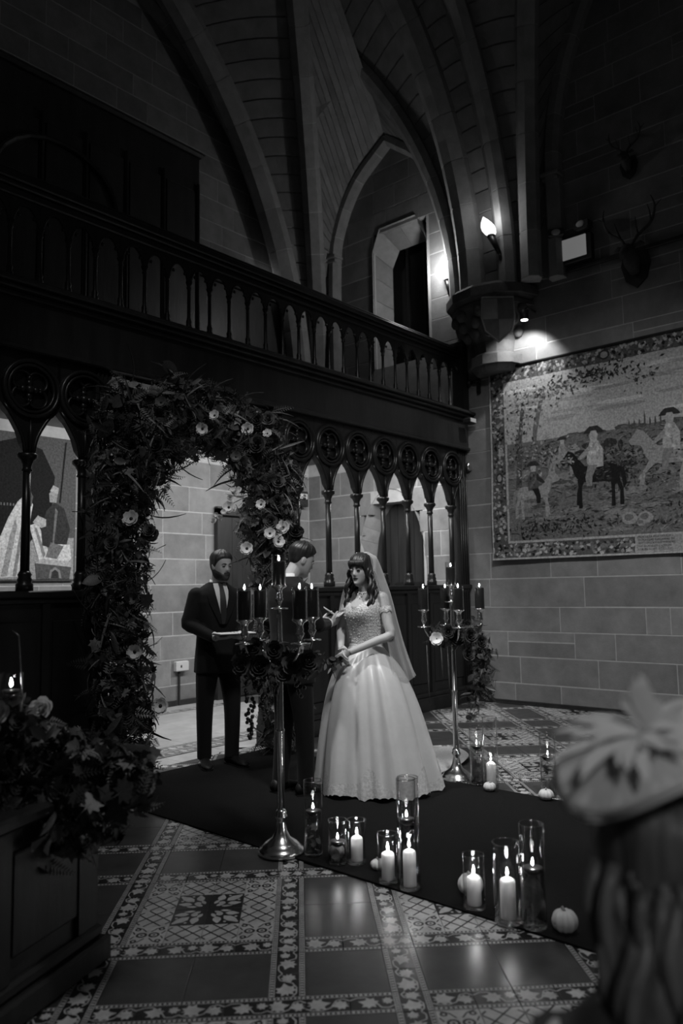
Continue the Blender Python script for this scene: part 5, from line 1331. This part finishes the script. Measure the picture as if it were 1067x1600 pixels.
def man(name, label, loc, az, H, hd, arms, feet, hairm, beard=False, hl=None, thick=None, shirtfront=True):
    """arms: {'R': (elbow, wrist, finger dir, back-of-hand dir, thumb side), 'L': ...}; hd: (yaw, pitch, xoff, yoff)"""
    k = H/1.82
    p = thing('person', label, 'person', (loc[0], loc[1], 0), radians(az-90))
    S = lambda q: tuple(v*k for v in q)
    chin = Vector((hd[2], .015+hd[3], 1.585*k))
    piv = Vector((hd[2]*.6, -.01+hd[3]*.5, 1.57*k))
    Hm = Matrix.Translation(piv) @ Matrix.Rotation(hd[0], 4, 'Z') @ Matrix.Rotation(hd[1], 4, 'X') @ Matrix.Translation(chin-piv) @ Matrix.Translation((0, .0, 0))
    b = MB(); b.merge(head_mb(), Hm)
    b.tube([(0, -.03, 1.42*k), (0, -.022, 1.52*k), tuple(Hm @ Vector((0, -.025, .03))), tuple(Hm @ Vector((0, -.02, .09)))], [.075, .060, .056, .05], 16)
    b.rings([ell(z*k, rx*k, ry*k, yo) for z, rx, ry, yo in ((.84, .13, .09, 0), (.95, .16, .105, 0), (1.10, .15, .10, 0), (1.25, .165, .105, 0), (1.40, .18, .105, -.01), (1.47, .15, .08, -.015), (1.53, .07, .06, -.02))])
    for sd, sx in (('R', 1), ('L', -1)):
        e_, w_, fd, up, th = arms[sd]
        arm_tube(b, S((sx*.185, -.01, 1.45)), e_, w_, (.046, .038, .028)); hand(b, w_, fd, up, th, .55)
        f_ = feet[sd]; b.tube(spline([(sx*.085*k, 0, .92*k), (sx*.09*k+f_[0]*.3, f_[1]*.3+.015, .52*k), (f_[0], f_[1]-.02, .10)], 9), [.075, .07, .062, .055, .05, .047, .042, .038, .034], 12)
    body = remesh(b, 'body', 'skin', p, .0052, 2)
    # jacket with sleeves
    j = MB(); j.rings([ell(z*k, rx*k, ry*k, yo*k) for z, rx, ry, yo in ((.79, .205, .150, .0), (.90, .20, .145, 0), (1.02, .188, .135, 0), (1.14, .180, .130, 0), (1.27, .195, .138, 0), (1.38, .213, .138, -.008), (1.45, .205, .122, -.014), (1.50, .165, .10, -.018), (1.535, .11, .08, -.02), (1.555, .078, .068, -.022))])
    for sd, sx in (('R', 1), ('L', -1)):
        e_, w_, fd, up, th = arms[sd]; w2 = Vector(w_)-Vector(fd).normalized()*.035
        j.ball(S((sx*.185, -.012, 1.452)), (.07*k, .072*k, .062*k), 12, 9)
        arm_tube(j, S((sx*.19, -.012, 1.45)), e_, w2, (.068, .058, .044))
    remesh(j, 'jacket', 'suit', p, .011, 3)
    for sd, sx in (('R', 1), ('L', -1)):
        e_, w_, fd, up, th = arms[sd]; d = (Vector(w_)-Vector(e_)).normalized()
        MB().tube([Vector(w_)-d*.05, Vector(w_)-d*.012], [.036, .035], 14).build('shirt_cuff', 'shirt', p, True)
    t = MB(); t.rings([ell(z*k, rx*k, ry*k, 0) for z, rx, ry in ((.80, .150, .12), (.88, .175, .13), (1.0, .168, .12), (1.06, .16, .115))])
    for sd, sx in (('R', 1), ('L', -1)):
        f_ = feet[sd]
        t.tube(spline([(sx*.085*k, 0, .90*k), (sx*.09*k+f_[0]*.25, f_[1]*.3+.012, .52*k), (f_[0], f_[1]-.015, .07)], 11), [.103, .100, .094, .087, .080, .074, .070, .067, .064, .062, .062], 16)
    remesh(t, 'trousers', 'suit', p, .011, 3)
    for sd in 'RL': f_ = feet[sd]; shoe(p, f_[0], f_[1]-.02, f_[2])
    # shirt, collar, tie, lapels
    nk = 1.555*k
    col = []
    for a in [radians(-80+340*q/24-100+15) for q in range(25)]: pass
    rr = []
    for q in range(25):
        a = radians(100+340*q/24); r_ = .066
        rr.append([(r_*cos(a), -.02+r_*1.02*sin(a), nk-.022-.018*max(0, sin(a))), (r_*.93*cos(a), -.02+r_*.95*sin(a), nk+.024-.010*max(0, sin(a))), (r_*.88*cos(a), -.02+r_*.90*sin(a), nk+.020)])
    MB().rings(rr, closed=False).build('shirt_collar', 'shirt', p, True)
    if shirtfront:
        fr = []
        for z, w_, y in ((1.545, .058, .062), (1.48, .062, .114), (1.42, .054, .140), (1.36, .040, .152), (1.28, .022, .158), (1.20, .004, .152)): fr.append([(w_*k*u, (y-.012*u*u)*k, z*k) for u in (-1, -.5, 0, .5, 1)])
        MB().rings(fr, closed=False).build('shirt_front', 'shirt', p, True)
        MB().rings([[(w_*u, (y+.006)*k, z*k) for u in (-1, 0, 1)] for z, w_, y in ((1.55, .020, .066), (1.515, .017, .094), (1.44, .024, .136), (1.36, .028, .154), (1.27, .024, .160), (1.20, .012, .156))], closed=False).build('tie', 'tie', p, True)
        for sx in (-1, 1):
            MB().rings([[(sx*a*k, y0*k, z*k), (sx*c*k, y1*k, z*k)] for z, a, c, y0, y1 in ((1.555, .062, .085, .036, .0), (1.50, .064, .105, .104, .078), (1.44, .058, .125, .136, .108), (1.38, .046, .115, .153, .126), (1.29, .026, .075, .164, .148), (1.20, .004, .03, .162, .154))], closed=False).build('lapel', 'suit', p, True)
    eyes(p, Hm, False, (0, -.003)); lips(p, Hm, 'lipm')
    hair_cap(p, Hm, hairm, hl, thick)
    if beard:
        n = 60; rows = []
        for i in range(12):
            row = []
            for q in range(n+1):
                a = radians(-112+224*q/n); up_ = interp([(0, .043), (.35, .046), (.75, .060), (1.3, .075), (1.75, .10), (2.0, .11)], abs(a))
                z = lerp(-.012, up_, i/11); o_ = .010*min(1, min(i, 11-i)*.5+.15)*(1+.2*sin(a*40+i))
                row.append(head_pt(a, max(-.0095, z), False, o_))
            rows.append(row)
        o = MB().rings(rows, closed=False).build('beard', hairm, p, True); o.matrix_local = Hm
        o = MB().tube([(sx*.026, head_f(.06)+(.001 if abs(sx) > .9 else .0075-.002*abs(sx)), .0665-.012*abs(sx)) for sx in (-1, -.6, -.25, 0, .25, .6, 1)], [.004, .007, .0075, .0065, .0075, .007, .004], 8).build('moustache', hairm, p, True); o.matrix_local = Hm
    return p
mhl = [(0, .182), (.5, .180), (.9, .165), (1.25, .135), (1.55, .095), (1.8, .10), (2.2, .055), (pi, .040)]
mth = lambda a, z: .010+.012*max(0, (z-.14)/.09)
# man with a folder at the left
man('person', 'bearded man in a dark suit and tie holding an open folder', (4.39, 5.25), -112, 1.815, (.30, -.10, 0, .02),
    {'R': ((.27, .02, 1.20), (.085, .27, 1.09), (-.55, .8, .05), (.3, .1, -1), (.75, .6, .2)), 'L': ((-.27, .02, 1.20), (-.10, .27, 1.09), (.55, .8, .05), (-.3, .1, -1), (-.75, .6, .2))},
    {'R': (.115, .0, -.12), 'L': (-.11, .05, .30)}, 'hairbrown', True, mhl, mth)
def local_to_world(loc, az, p): 
    v = Matrix.Rotation(radians(az-90), 4, 'Z') @ Vector(p); return (loc[0]+v.x, loc[1]+v.y, v.z)
fo = thing('folder', 'open dark folder with pale pages held by the bearded man', 'folder', local_to_world((4.39, 5.25), -112, (-.01, .40, 1.125)), radians(-112-90))
MB().box(-.16, .16, -.11, .11, -.006, .002, b=.002).build('cover', 'leather', fo); MB().box(-.15, -.004, -.10, .10, .002, .012, b=.002).build('pages', 'paper', fo); MB().box(.004, .15, -.10, .10, .002, .010, b=.002).build('pages', 'paper', fo)
# groom seen from behind
GL, GA = (4.125, 4.10), -14
man('person', 'man in a black suit seen from behind, reading vows to the bride', GL, GA, 1.84, (-.12, -.34, 0, .03),
    {'R': ((.265, .06, 1.22), (.07, .30, 1.22), (-.25, .9, .15), (.8, .1, -.6), (.3, .3, .9)), 'L': ((-.265, .06, 1.22), (-.07, .31, 1.22), (.25, .9, .15), (-.8, .1, -.6), (-.3, .3, .9))},
    {'R': (.11, .06, -.25), 'L': (-.10, -.03, .2)}, 'hairdark', False, [(0, .182), (.5, .180), (.9, .168), (1.25, .150), (1.55, .120), (1.85, .105), (2.2, .075), (pi, .058)], lambda a, z: .003+.022*max(0, (z-.12)/.1))
vb = thing('vow_booklet', 'small pale open booklet held in front of the man seen from behind', 'booklet', local_to_world(GL, GA, (.0, .415, 1.262)), radians(GA-90))
for sx in (-1, 1):
    o = MB().box(0, .105, -.075, .075, -.002, .003, b=.001).build('page', 'paper', vb); o.rotation_euler = (radians(28), radians(-22) if sx > 0 else radians(180+22), 0)
    o = MB().box(0, .108, -.078, .078, -.0055, -.0025).build('cover', 'plastic_w', vb); o.rotation_euler = (radians(28), radians(-22) if sx > 0 else radians(180+22), 0)

# ------------------------------------------------------------------ bride
BL, BA = (4.60, 3.775), 184
br = thing('person', 'bride in a full ivory satin gown and long veil facing the man in black', 'person', (BL[0], BL[1], 0), radians(BA-90))
piv = Vector((0, .03, 1.50)); Hm = Matrix.Translation(piv) @ Matrix.Rotation(.05, 4, 'Z') @ Matrix.Rotation(-.04, 4, 'X') @ Matrix.Translation((0, .012, .002)) @ Matrix.Scale(.97, 4)
b = MB(); b.merge(head_mb(True), Hm)
b.tube([(0, -.01, 1.40), (0, .0, 1.46), tuple(Hm @ Vector((0, -.02, .02))), tuple(Hm @ Vector((0, -.015, .08)))], [.062, .047, .044, .042], 16)
b.rings([ell(z, rx, ry, yo) for z, rx, ry, yo in ((.90, .15, .11, 0), (1.0, .14, .10, 0), (1.08, .115, .085, 0), (1.18, .125, .09, .005), (1.28, .14, .11, .012), (1.34, .148, .105, .006), (1.40, .150, .075, -.012), (1.435, .12, .055, -.015), (1.455, .06, .05, -.01))])
BARM = {'R': ((.215, .03, 1.16), (.055, .245, 1.03), (-.6, .5, -.55), (.35, .75, .3), (-.2, .2, .9)), 'L': ((-.235, .02, 1.13), (-.035, .26, 1.015), (.7, .45, -.45), (-.35, .8, .35), (.1, .2, .95))}
for sd, sx in (('R', 1), ('L', -1)):
    e_, w_, fd, up, th = BARM[sd]; arm_tube(b, (sx*.150, -.012, 1.405), e_, w_, (.044, .036, .024)); hand(b, w_, fd, up, th, .55, .88)
for sx in (-1, 1): b.ball((sx*.150, -.012, 1.400), (.047, .046, .047), 14, 10); b.tube([(sx*.03, -.012, 1.44), (sx*.09, -.014, 1.425), (sx*.150, -.012, 1.405)], [.045, .042, .040], 12)
for sx in (-1, 1): b.tube([(sx*.08, 0, .92), (sx*.08, .01, .5), (sx*.08, 0, .08)], [.075, .055, .035], 12)
remesh(b, 'body', 'skin', br, .005, 2)
# bodice with sweetheart neckline
n = 56; rows = []
prof = [(1.035, .128, .098, .002), (1.08, .128, .098, .003), (1.15, .135, .104, .006), (1.22, .147, .118, .012), (1.28, .156, .135, .018), (1.33, .160, .135, .014), (1.375, .157, .112, .0)]
for i in range(15):
    t = i/14; row = []
    for q in range(n):
        a = 2*pi*q/n; zt = 1.372-.055*exp(-((a-pi/2)/.22)**2)-.03*max(0, -sin(a)); z = lerp(1.035, zt, t)
        rx, ry, yo = (interp([(p_[0], p_[k]) for p_ in prof], z) for k in (1, 2, 3))
        bust = .020*(exp(-((a-pi/2-.5)/.33)**2)+exp(-((a-pi/2+.5)/.33)**2))*exp(-((z-1.285)/.055)**2)
        row.append((rx*cos(a)*(1+bust), yo+ry*sin(a)+bust*max(0, sin(a)), z))
    rows.append(row)
bod = MB().rings(rows, cap=False).build('bodice', 'lace', br, True)
rg = random.Random(9)
bead = MB()
for k in range(420):
    i = rg.uniform(1, 13.9); q = rg.randrange(n); r0 = Vector(rows[int(i)][q]); bead.ball((r0.x*1.012, r0.y*1.012+.001, r0.z), rg.uniform(.002, .0042), 5, 4)
tag(bead.build('beading', 'pearl', bod), kind='stuff')
for sx in (-1, 1):
    e_ = Vector(BARM['R' if sx > 0 else 'L'][0]); s_ = Vector((sx*.150, -.012, 1.405)); p0 = s_.lerp(e_, .34)
    d = (e_-s_).normalized(); rr = []
    for q in range(21):
        a = 2*pi*q/20; u = d.orthogonal().normalized(); v = d.cross(u); c_ = p0+u*.047*cos(a)+v*.047*sin(a)
        rr.append([c_-d*(.022+.006*sin(a*5)), c_+(c_-p0)*.12, c_+d*(.022+.006*sin(a*5))])
    MB().rings(rr, closed=False, cap=False).build('off_shoulder_strap', 'lace', br, True)
# skirt
SH = Vector((-.755, -.656))     # where the hem spreads
def sk_r(z): return interp([(0, .462), (.11, .448), (.35, .405), (.60, .350), (.79, .288), (.93, .215), (1.0, .165), (1.055, .128)], z)
def sk_pt(a, z, o=0):
    t = 1-z/1.055; R_ = sk_r(z)+o; am = .10*min(1, t*5)+.15*t
    f = .50*sin(9*a+1.0+.9*sin(2*a)+.5*t)+.30*sin(16*a+2.1+1.2*t+sin(3*a))+.28*sin(5*a+.6)
    f = f-.35*abs(f)
    R_ *= 1+am*f*.62
    q = SH*(.085*t); el = lerp(1.0, .78, max(0, (z-.9)/.155))
    return (q.x+R_*cos(a), q.y+.004+R_*sin(a)*el, z)
N = 220; rows = []
for i in range(44):
    z = lerp(.02, 1.055, (i/43)**.9); rows.append([sk_pt(2*pi*k/N, z+(.016*sin(9*2*pi*k/N+.4)+.012 if i == 0 else 0)) for k in range(N)])
skirt = MB().rings(rows, cap=False).build('skirt', 'satin', br, True)
rows = []
for i in range(8):
    t = i/7; row = []
    for k in range(N*2):
        a = pi*k/N; z = lerp(.014+.010*abs(sin(a*26))+(.016*sin(9*a+.4)+.012), .15+.05*sin(a*7)+.03*sin(a*13), t); row.append(sk_pt(a, z, .006*(1-t)+.002))
    rows.append(row)
MB().rings(rows, cap=False).build('lace_hem', 'laceh', skirt, True)
rows = []
for i in range(26):
    u = i/25; row = []
    for k in range(31):
        v = -1+2*k/30; d = Vector((.13, -.99)).normalized(); sdv = Vector((.99, .13)).normalized()
        c_ = d*(.30+1.22*u)+sdv*v*(.31+.06*sin(u*2.5))*sqrt(max(0, 1-max(0, u-.55)**2/.2025*.98))
        row.append((c_.x, c_.y, .016+.16*max(0, 1-u*2.6)**2*(1-v*v)+.012*(1+sin(v*9+u*5))*(1-.5*u)+.010*(1+sin(u*16+v*3))*(1-abs(v)*.5)))
    rows.append(row)
MB().rings(rows, closed=False).build('train', 'laceh', skirt, True)
MB().rings([ell(1.03, .131, .101, .002), ell(1.05, .133, .103, .002), ell(1.065, .131, .1, .002)], cap=False).build('waistband', 'satin', br, True)
# necklace, hair, face
for q in range(22):
    a = radians(-60+300*q/21); MB().ball((.048*cos(a), .0+.05*sin(a), 1.457-.016*max(0, sin(a))), .0055, 7, 5).build('necklace_bead', 'pearl', br, True)
for q, (x, z) in enumerate(((0, 1.425), (-.018, 1.432), (.018, 1.432), (0, 1.408))): MB().ball((x, .062+.01*q*.3, z), .006, 7, 5).build('necklace_drop', 'pearl', br, True)
eyes(br, Hm, True, (-.001, 0), True); lips(br, Hm, 'lip', 1.02)
hc = hair_cap(br, Hm, 'hairdark', [(0, .165), (.35, .162), (.65, .152), (.9, .13), (1.1, .095), (1.5, .05), (2.2, .03), (pi, .02)], lambda a, z: .012+.008*max(0, (z-.15)/.08), True, 3)
fr = MB(); rg = random.Random(4)
for k in range(15):     # fringe
    a = radians(-48+96*k/14); p0 = head_pt(a, .185, True, .016); p1 = head_pt(a, .165, True, .015); p2 = head_pt(a*1.06, .147+.0-.012*(abs(a)/.84)**2+rg.uniform(-.003, .003), True, .010)
    fr.tube(spline([p0, p1, p2], 7), [.006, .008, .009, .009, .008, .006, .003], 7)
o = fr.build('fringe', 'hairdark', hc, True)
for k in range(18):      # long curls over the shoulders
    sx = -1 if k % 2 else 1; j = k//2
    a = sx*radians(78+j*9); p0 = head_pt(a, .13-.006*j, True, .012); st = Hm @ p0; ph = rg.uniform(0, 6)
    L_ = rg.uniform(.26, .34); pts = []
    for i in range(18):
        t = i/17; pts.append((st.x+sx*(.030*sin(t*2.4)+.006*j*t)+.011*sin(t*17+ph), st.y+(.035-.010*j)*t+.012*cos(t*17+ph), st.z-L_*t))
    MB().tube(pts, [.010+.006*sin(pi*min(1, i/17+.1))-(.008 if i > 15 else 0) for i in range(18)], 8).build('curl', 'hairdark', br, True)
hc.parent = br
# veil
rows = []; NV = 60
vt = [(1.745, .045, .02, .060), (1.73, .085, .01, .085), (1.66, .112, .0, .125), (1.55, .145, -.01, .155), (1.42, .195, -.015, .175), (1.28, .225, -.02, .20), (1.10, .255, -.04, .235), (.95, .280, -.06, .28), (.80, .300, -.09, .34)]
for i in range(30):
    z = lerp(.80, 1.745, (i/29)**.8); rx, yc, ry = (interp([(p_[0], p_[k]) for p_ in reversed(vt)], z) for k in (1, 2, 3)); row = []
    for k in range(NV+1):
        a = radians(-205+230*k/NV); f = 1+.05*sin(k*.9+z*3)*(1.75-z)
        zz = z+(.02*sin(k*.55) if i == 0 else 0)
        row.append((rx*cos(a)*f, yc+ry*sin(a)*f, zz))
    rows.append(row)
vl = MB().rings(rows, closed=False, cap=False).build('veil', 'veil', br, True)
MB().tube([rows[-1][k] for k in range(0, NV+1, 3)], .004, 6).build('veil_comb', 'pearl', vl, True)
# posy hanging from her hands
po = thing('posy', 'small dark posy with trailing stems held in the hands of the bride', 'flowers', local_to_world(BL, BA, (.06, .335, .955)))
for k in range(14):
    rgk = random.Random(k); o = link('leaf', LME[rgk.choice(('lance', 'oval', 'frond')), rgk.choice(('leafm', 'leafl', 'leafd'))], po); o.matrix_local = Matrix.Translation((rgk.uniform(-.04, .04), rgk.uniform(-.04, .04), rgk.uniform(-.06, .03))) @ rand_rot(rgk, (-.7, -.6, -.2), .8) @ Matrix.Scale(.05, 4)
for k in range(4): put('rose', ROSE['petald' if k % 2 else 'petalm'], po, (-.02+.015*k, .01-.02*k, .01*(k % 2)), (-.7, -.6, .2), .024)
MB().tube([(0, 0, 0), (-.01, .0, -.06), (.0, -.02, -.12)], .003, 5).build('ribbon', 'petald', po)

# ------------------------------------------------------------------ seated guest in the foreground
QL, QA = (1.205, .425), 47
gu = thing('person', 'seated guest with long fair hair seen from behind in the right foreground', 'person', (QL[0], QL[1], 0), radians(QA-90))
Hm = Matrix.Translation((0, .02, .955)) @ Matrix.Rotation(.1, 4, 'Z')
b = MB(); b.merge(head_mb(True), Hm); b.tube([(0, -.01, .86), (0, -.005, .93), (0, .0, 1.02)], [.055, .047, .044], 14)
b.rings([ell(z, rx, ry, yo) for z, rx, ry, yo in ((.44, .16, .13, .02), (.52, .17, .12, .01), (.62, .135, .10, 0), (.74, .15, .105, 0), (.84, .16, .085, -.01), (.885, .11, .06, -.012), (.905, .06, .05, -.01))])
for sx in (-1, 1):
    arm_tube(b, (sx*.160, -.01, .85), (sx*.20, .06, .60), (sx*.07, .27, .56), (.042, .035, .024)); hand(b, (sx*.07, .27, .56), (-sx*.4, .9, -.1), (0, .1, 1), (-sx, .2, 0), .5, .88)
    b.tube(spline([(sx*.09, .02, .50), (sx*.09, .28, .52), (sx*.09, .45, .49), (sx*.09, .47, .28), (sx*.09, .44, .08)], 13), [.085, .085, .08, .075, .068, .062, .06, .056, .052, .046, .04, .036, .034], 12)
    b.tube([(sx*.09, .42, .045), (sx*.09, .50, .04), (sx*.09, .60, .025)], [.034, .035, .022], 10)
remesh(b, 'body', 'skin', gu, .008, 2)
d = MB(); d.rings([ell(z, rx, ry, yo) for z, rx, ry, yo in ((.43, .18, .15, .03), (.52, .185, .135, .015), (.62, .15, .115, 0), (.74, .163, .12, 0), (.84, .175, .1, -.01), (.885, .13, .075, -.012))])
for sx in (-1, 1):
    d.tube(spline([(sx*.09, .0, .51), (sx*.09, .28, .525), (sx*.10, .47, .48), (sx*.10, .49, .30)], 9), [.11, .108, .10, .10, .098, .095, .09, .09, .09], 12); arm_tube(d, (sx*.165, -.01, .85), (sx*.205, .06, .60), (sx*.10, .22, .565), (.055, .045, .035))
remesh(d, 'dress', 'robe', gu, .012, 3)
hc = hair_cap(gu, Hm, 'hairfair', [(0, .17), (.5, .165), (.9, .14), (1.2, .08), (1.6, .03), (pi, .0)], lambda a, z: .016, True, 6)
rg = random.Random(12)
for k in range(80):
    a = radians(66+228*k/79); p0 = head_pt(a, rg.uniform(.05, .12), True, .012); st = Hm @ p0; pts = []; ph = rg.uniform(0, 6); L_ = rg.uniform(.30, .42)
    for i in range(14):
        t = i/13; sp = .35*t*(1-.3*t); pts.append((st.x*(1+2.6*sp)+.014*sin(t*10+ph), st.y-.03*t+(st.y*.5)*sp+.010*cos(t*9+ph)-.03*sin(pi*t), st.z-L_*t))
    MB().tube(pts, [.014-.003*abs(i-5)/5-(.007 if i > 12 else 0) for i in range(14)], 8).build('hair_lock', 'hairfair', gu, True)
hc.parent = gu
hat = thing('fascinator', 'pale feathered saucer hat on the fair hair of the seated guest', 'hat', (QL[0], QL[1], 1.165))
C0 = -RT*.030+FH*-.02+UP*.066
ax = (UP*.86+RT*-.42-FH*.20).normalized(); e1 = (RT-ax*RT.dot(ax)).normalized(); e2 = ax.cross(e1)
rows = []
for i in range(9):
    r_ = .012+.116*i/8; rows.append([C0+e1*(r_*1.12*cos(t))+e2*(r_*.95*sin(t))+ax*(.030*(1-(i/8)**2)+.010*sin(t*3)*(i/8)) for t in [2*pi*k/40 for k in range(40)]])
top = MB().rings(rows).build('saucer', 'felt', hat, True)
rows2 = [[p-ax*.008 for p in r] for r in rows]; MB().rings(rows2).build('lining', 'felt', hat, True)
for k in range(22):
    t = 1.9+k*.17; p = C0+ax*(.026+.004*(k % 3)); q = e1*cos(t)+e2*sin(t); L_ = .075+.02*(k % 4)
    mb = MB().rings([[p+q*(L_*s)+ax*(.022*sin(s*2.2))+q.cross(ax)*(w_*s2) for s2 in (-1, 0, 1)] for s, w_ in ((0, .004), (.25, .009), (.55, .012), (.8, .008), (1, .002))], closed=False); mb.build('felt_petal', 'felt', hat, True)
for k in range(10):
    t = random.uniform(-.6, .8); p = C0+RT*.02+ax*.03; dirv = (UP*.9+RT*t+FH*random.uniform(-.3, .3)).normalized(); L_ = random.uniform(.05, .09); sdv = dirv.cross(FH).normalized()
    MB().rings([[p+dirv*(L_*s)+RT*(.03*s*s*t)+sdv*(w_*s2) for s2 in (-1, 0, 1)] for s, w_ in ((0, .001), (.3, .006), (.6, .010), (.85, .008), (1, .001))], closed=False).build('feather', 'felt', hat, True)
o = MB().ball(tuple(C0+RT*.085+UP*.055-FH*.03), .014, 10, 8).build('hat_pin', 'plastic_d', hat, True); MB().tube([C0+RT*.085+UP*.055-FH*.03, C0+RT*.075-FH*.02], .003, 6).build('pin_shaft', 'plastic_d', o)
ch = thing('guest_chair', 'wooden chair under the fair haired guest in the right foreground', 'chair', (QL[0], QL[1], 0), radians(QA-90))
MB().box(-.21, .21, -.18, .26, .36, .395, b=.01).build('seat', 'wood', ch)
for x in (-.19, .19):
    MB().box(x-.018, x+.018, .22, .255, .0, .36).build('leg', 'wood', ch); MB().box(x-.018, x+.018, -.22, -.185, .0, .74).build('leg', 'wood', ch)
for z in (.50, .60, .70): MB().box(-.17, .17, -.215, -.195, z-.025, z+.025, b=.004).build('back_slat', 'wood', ch)
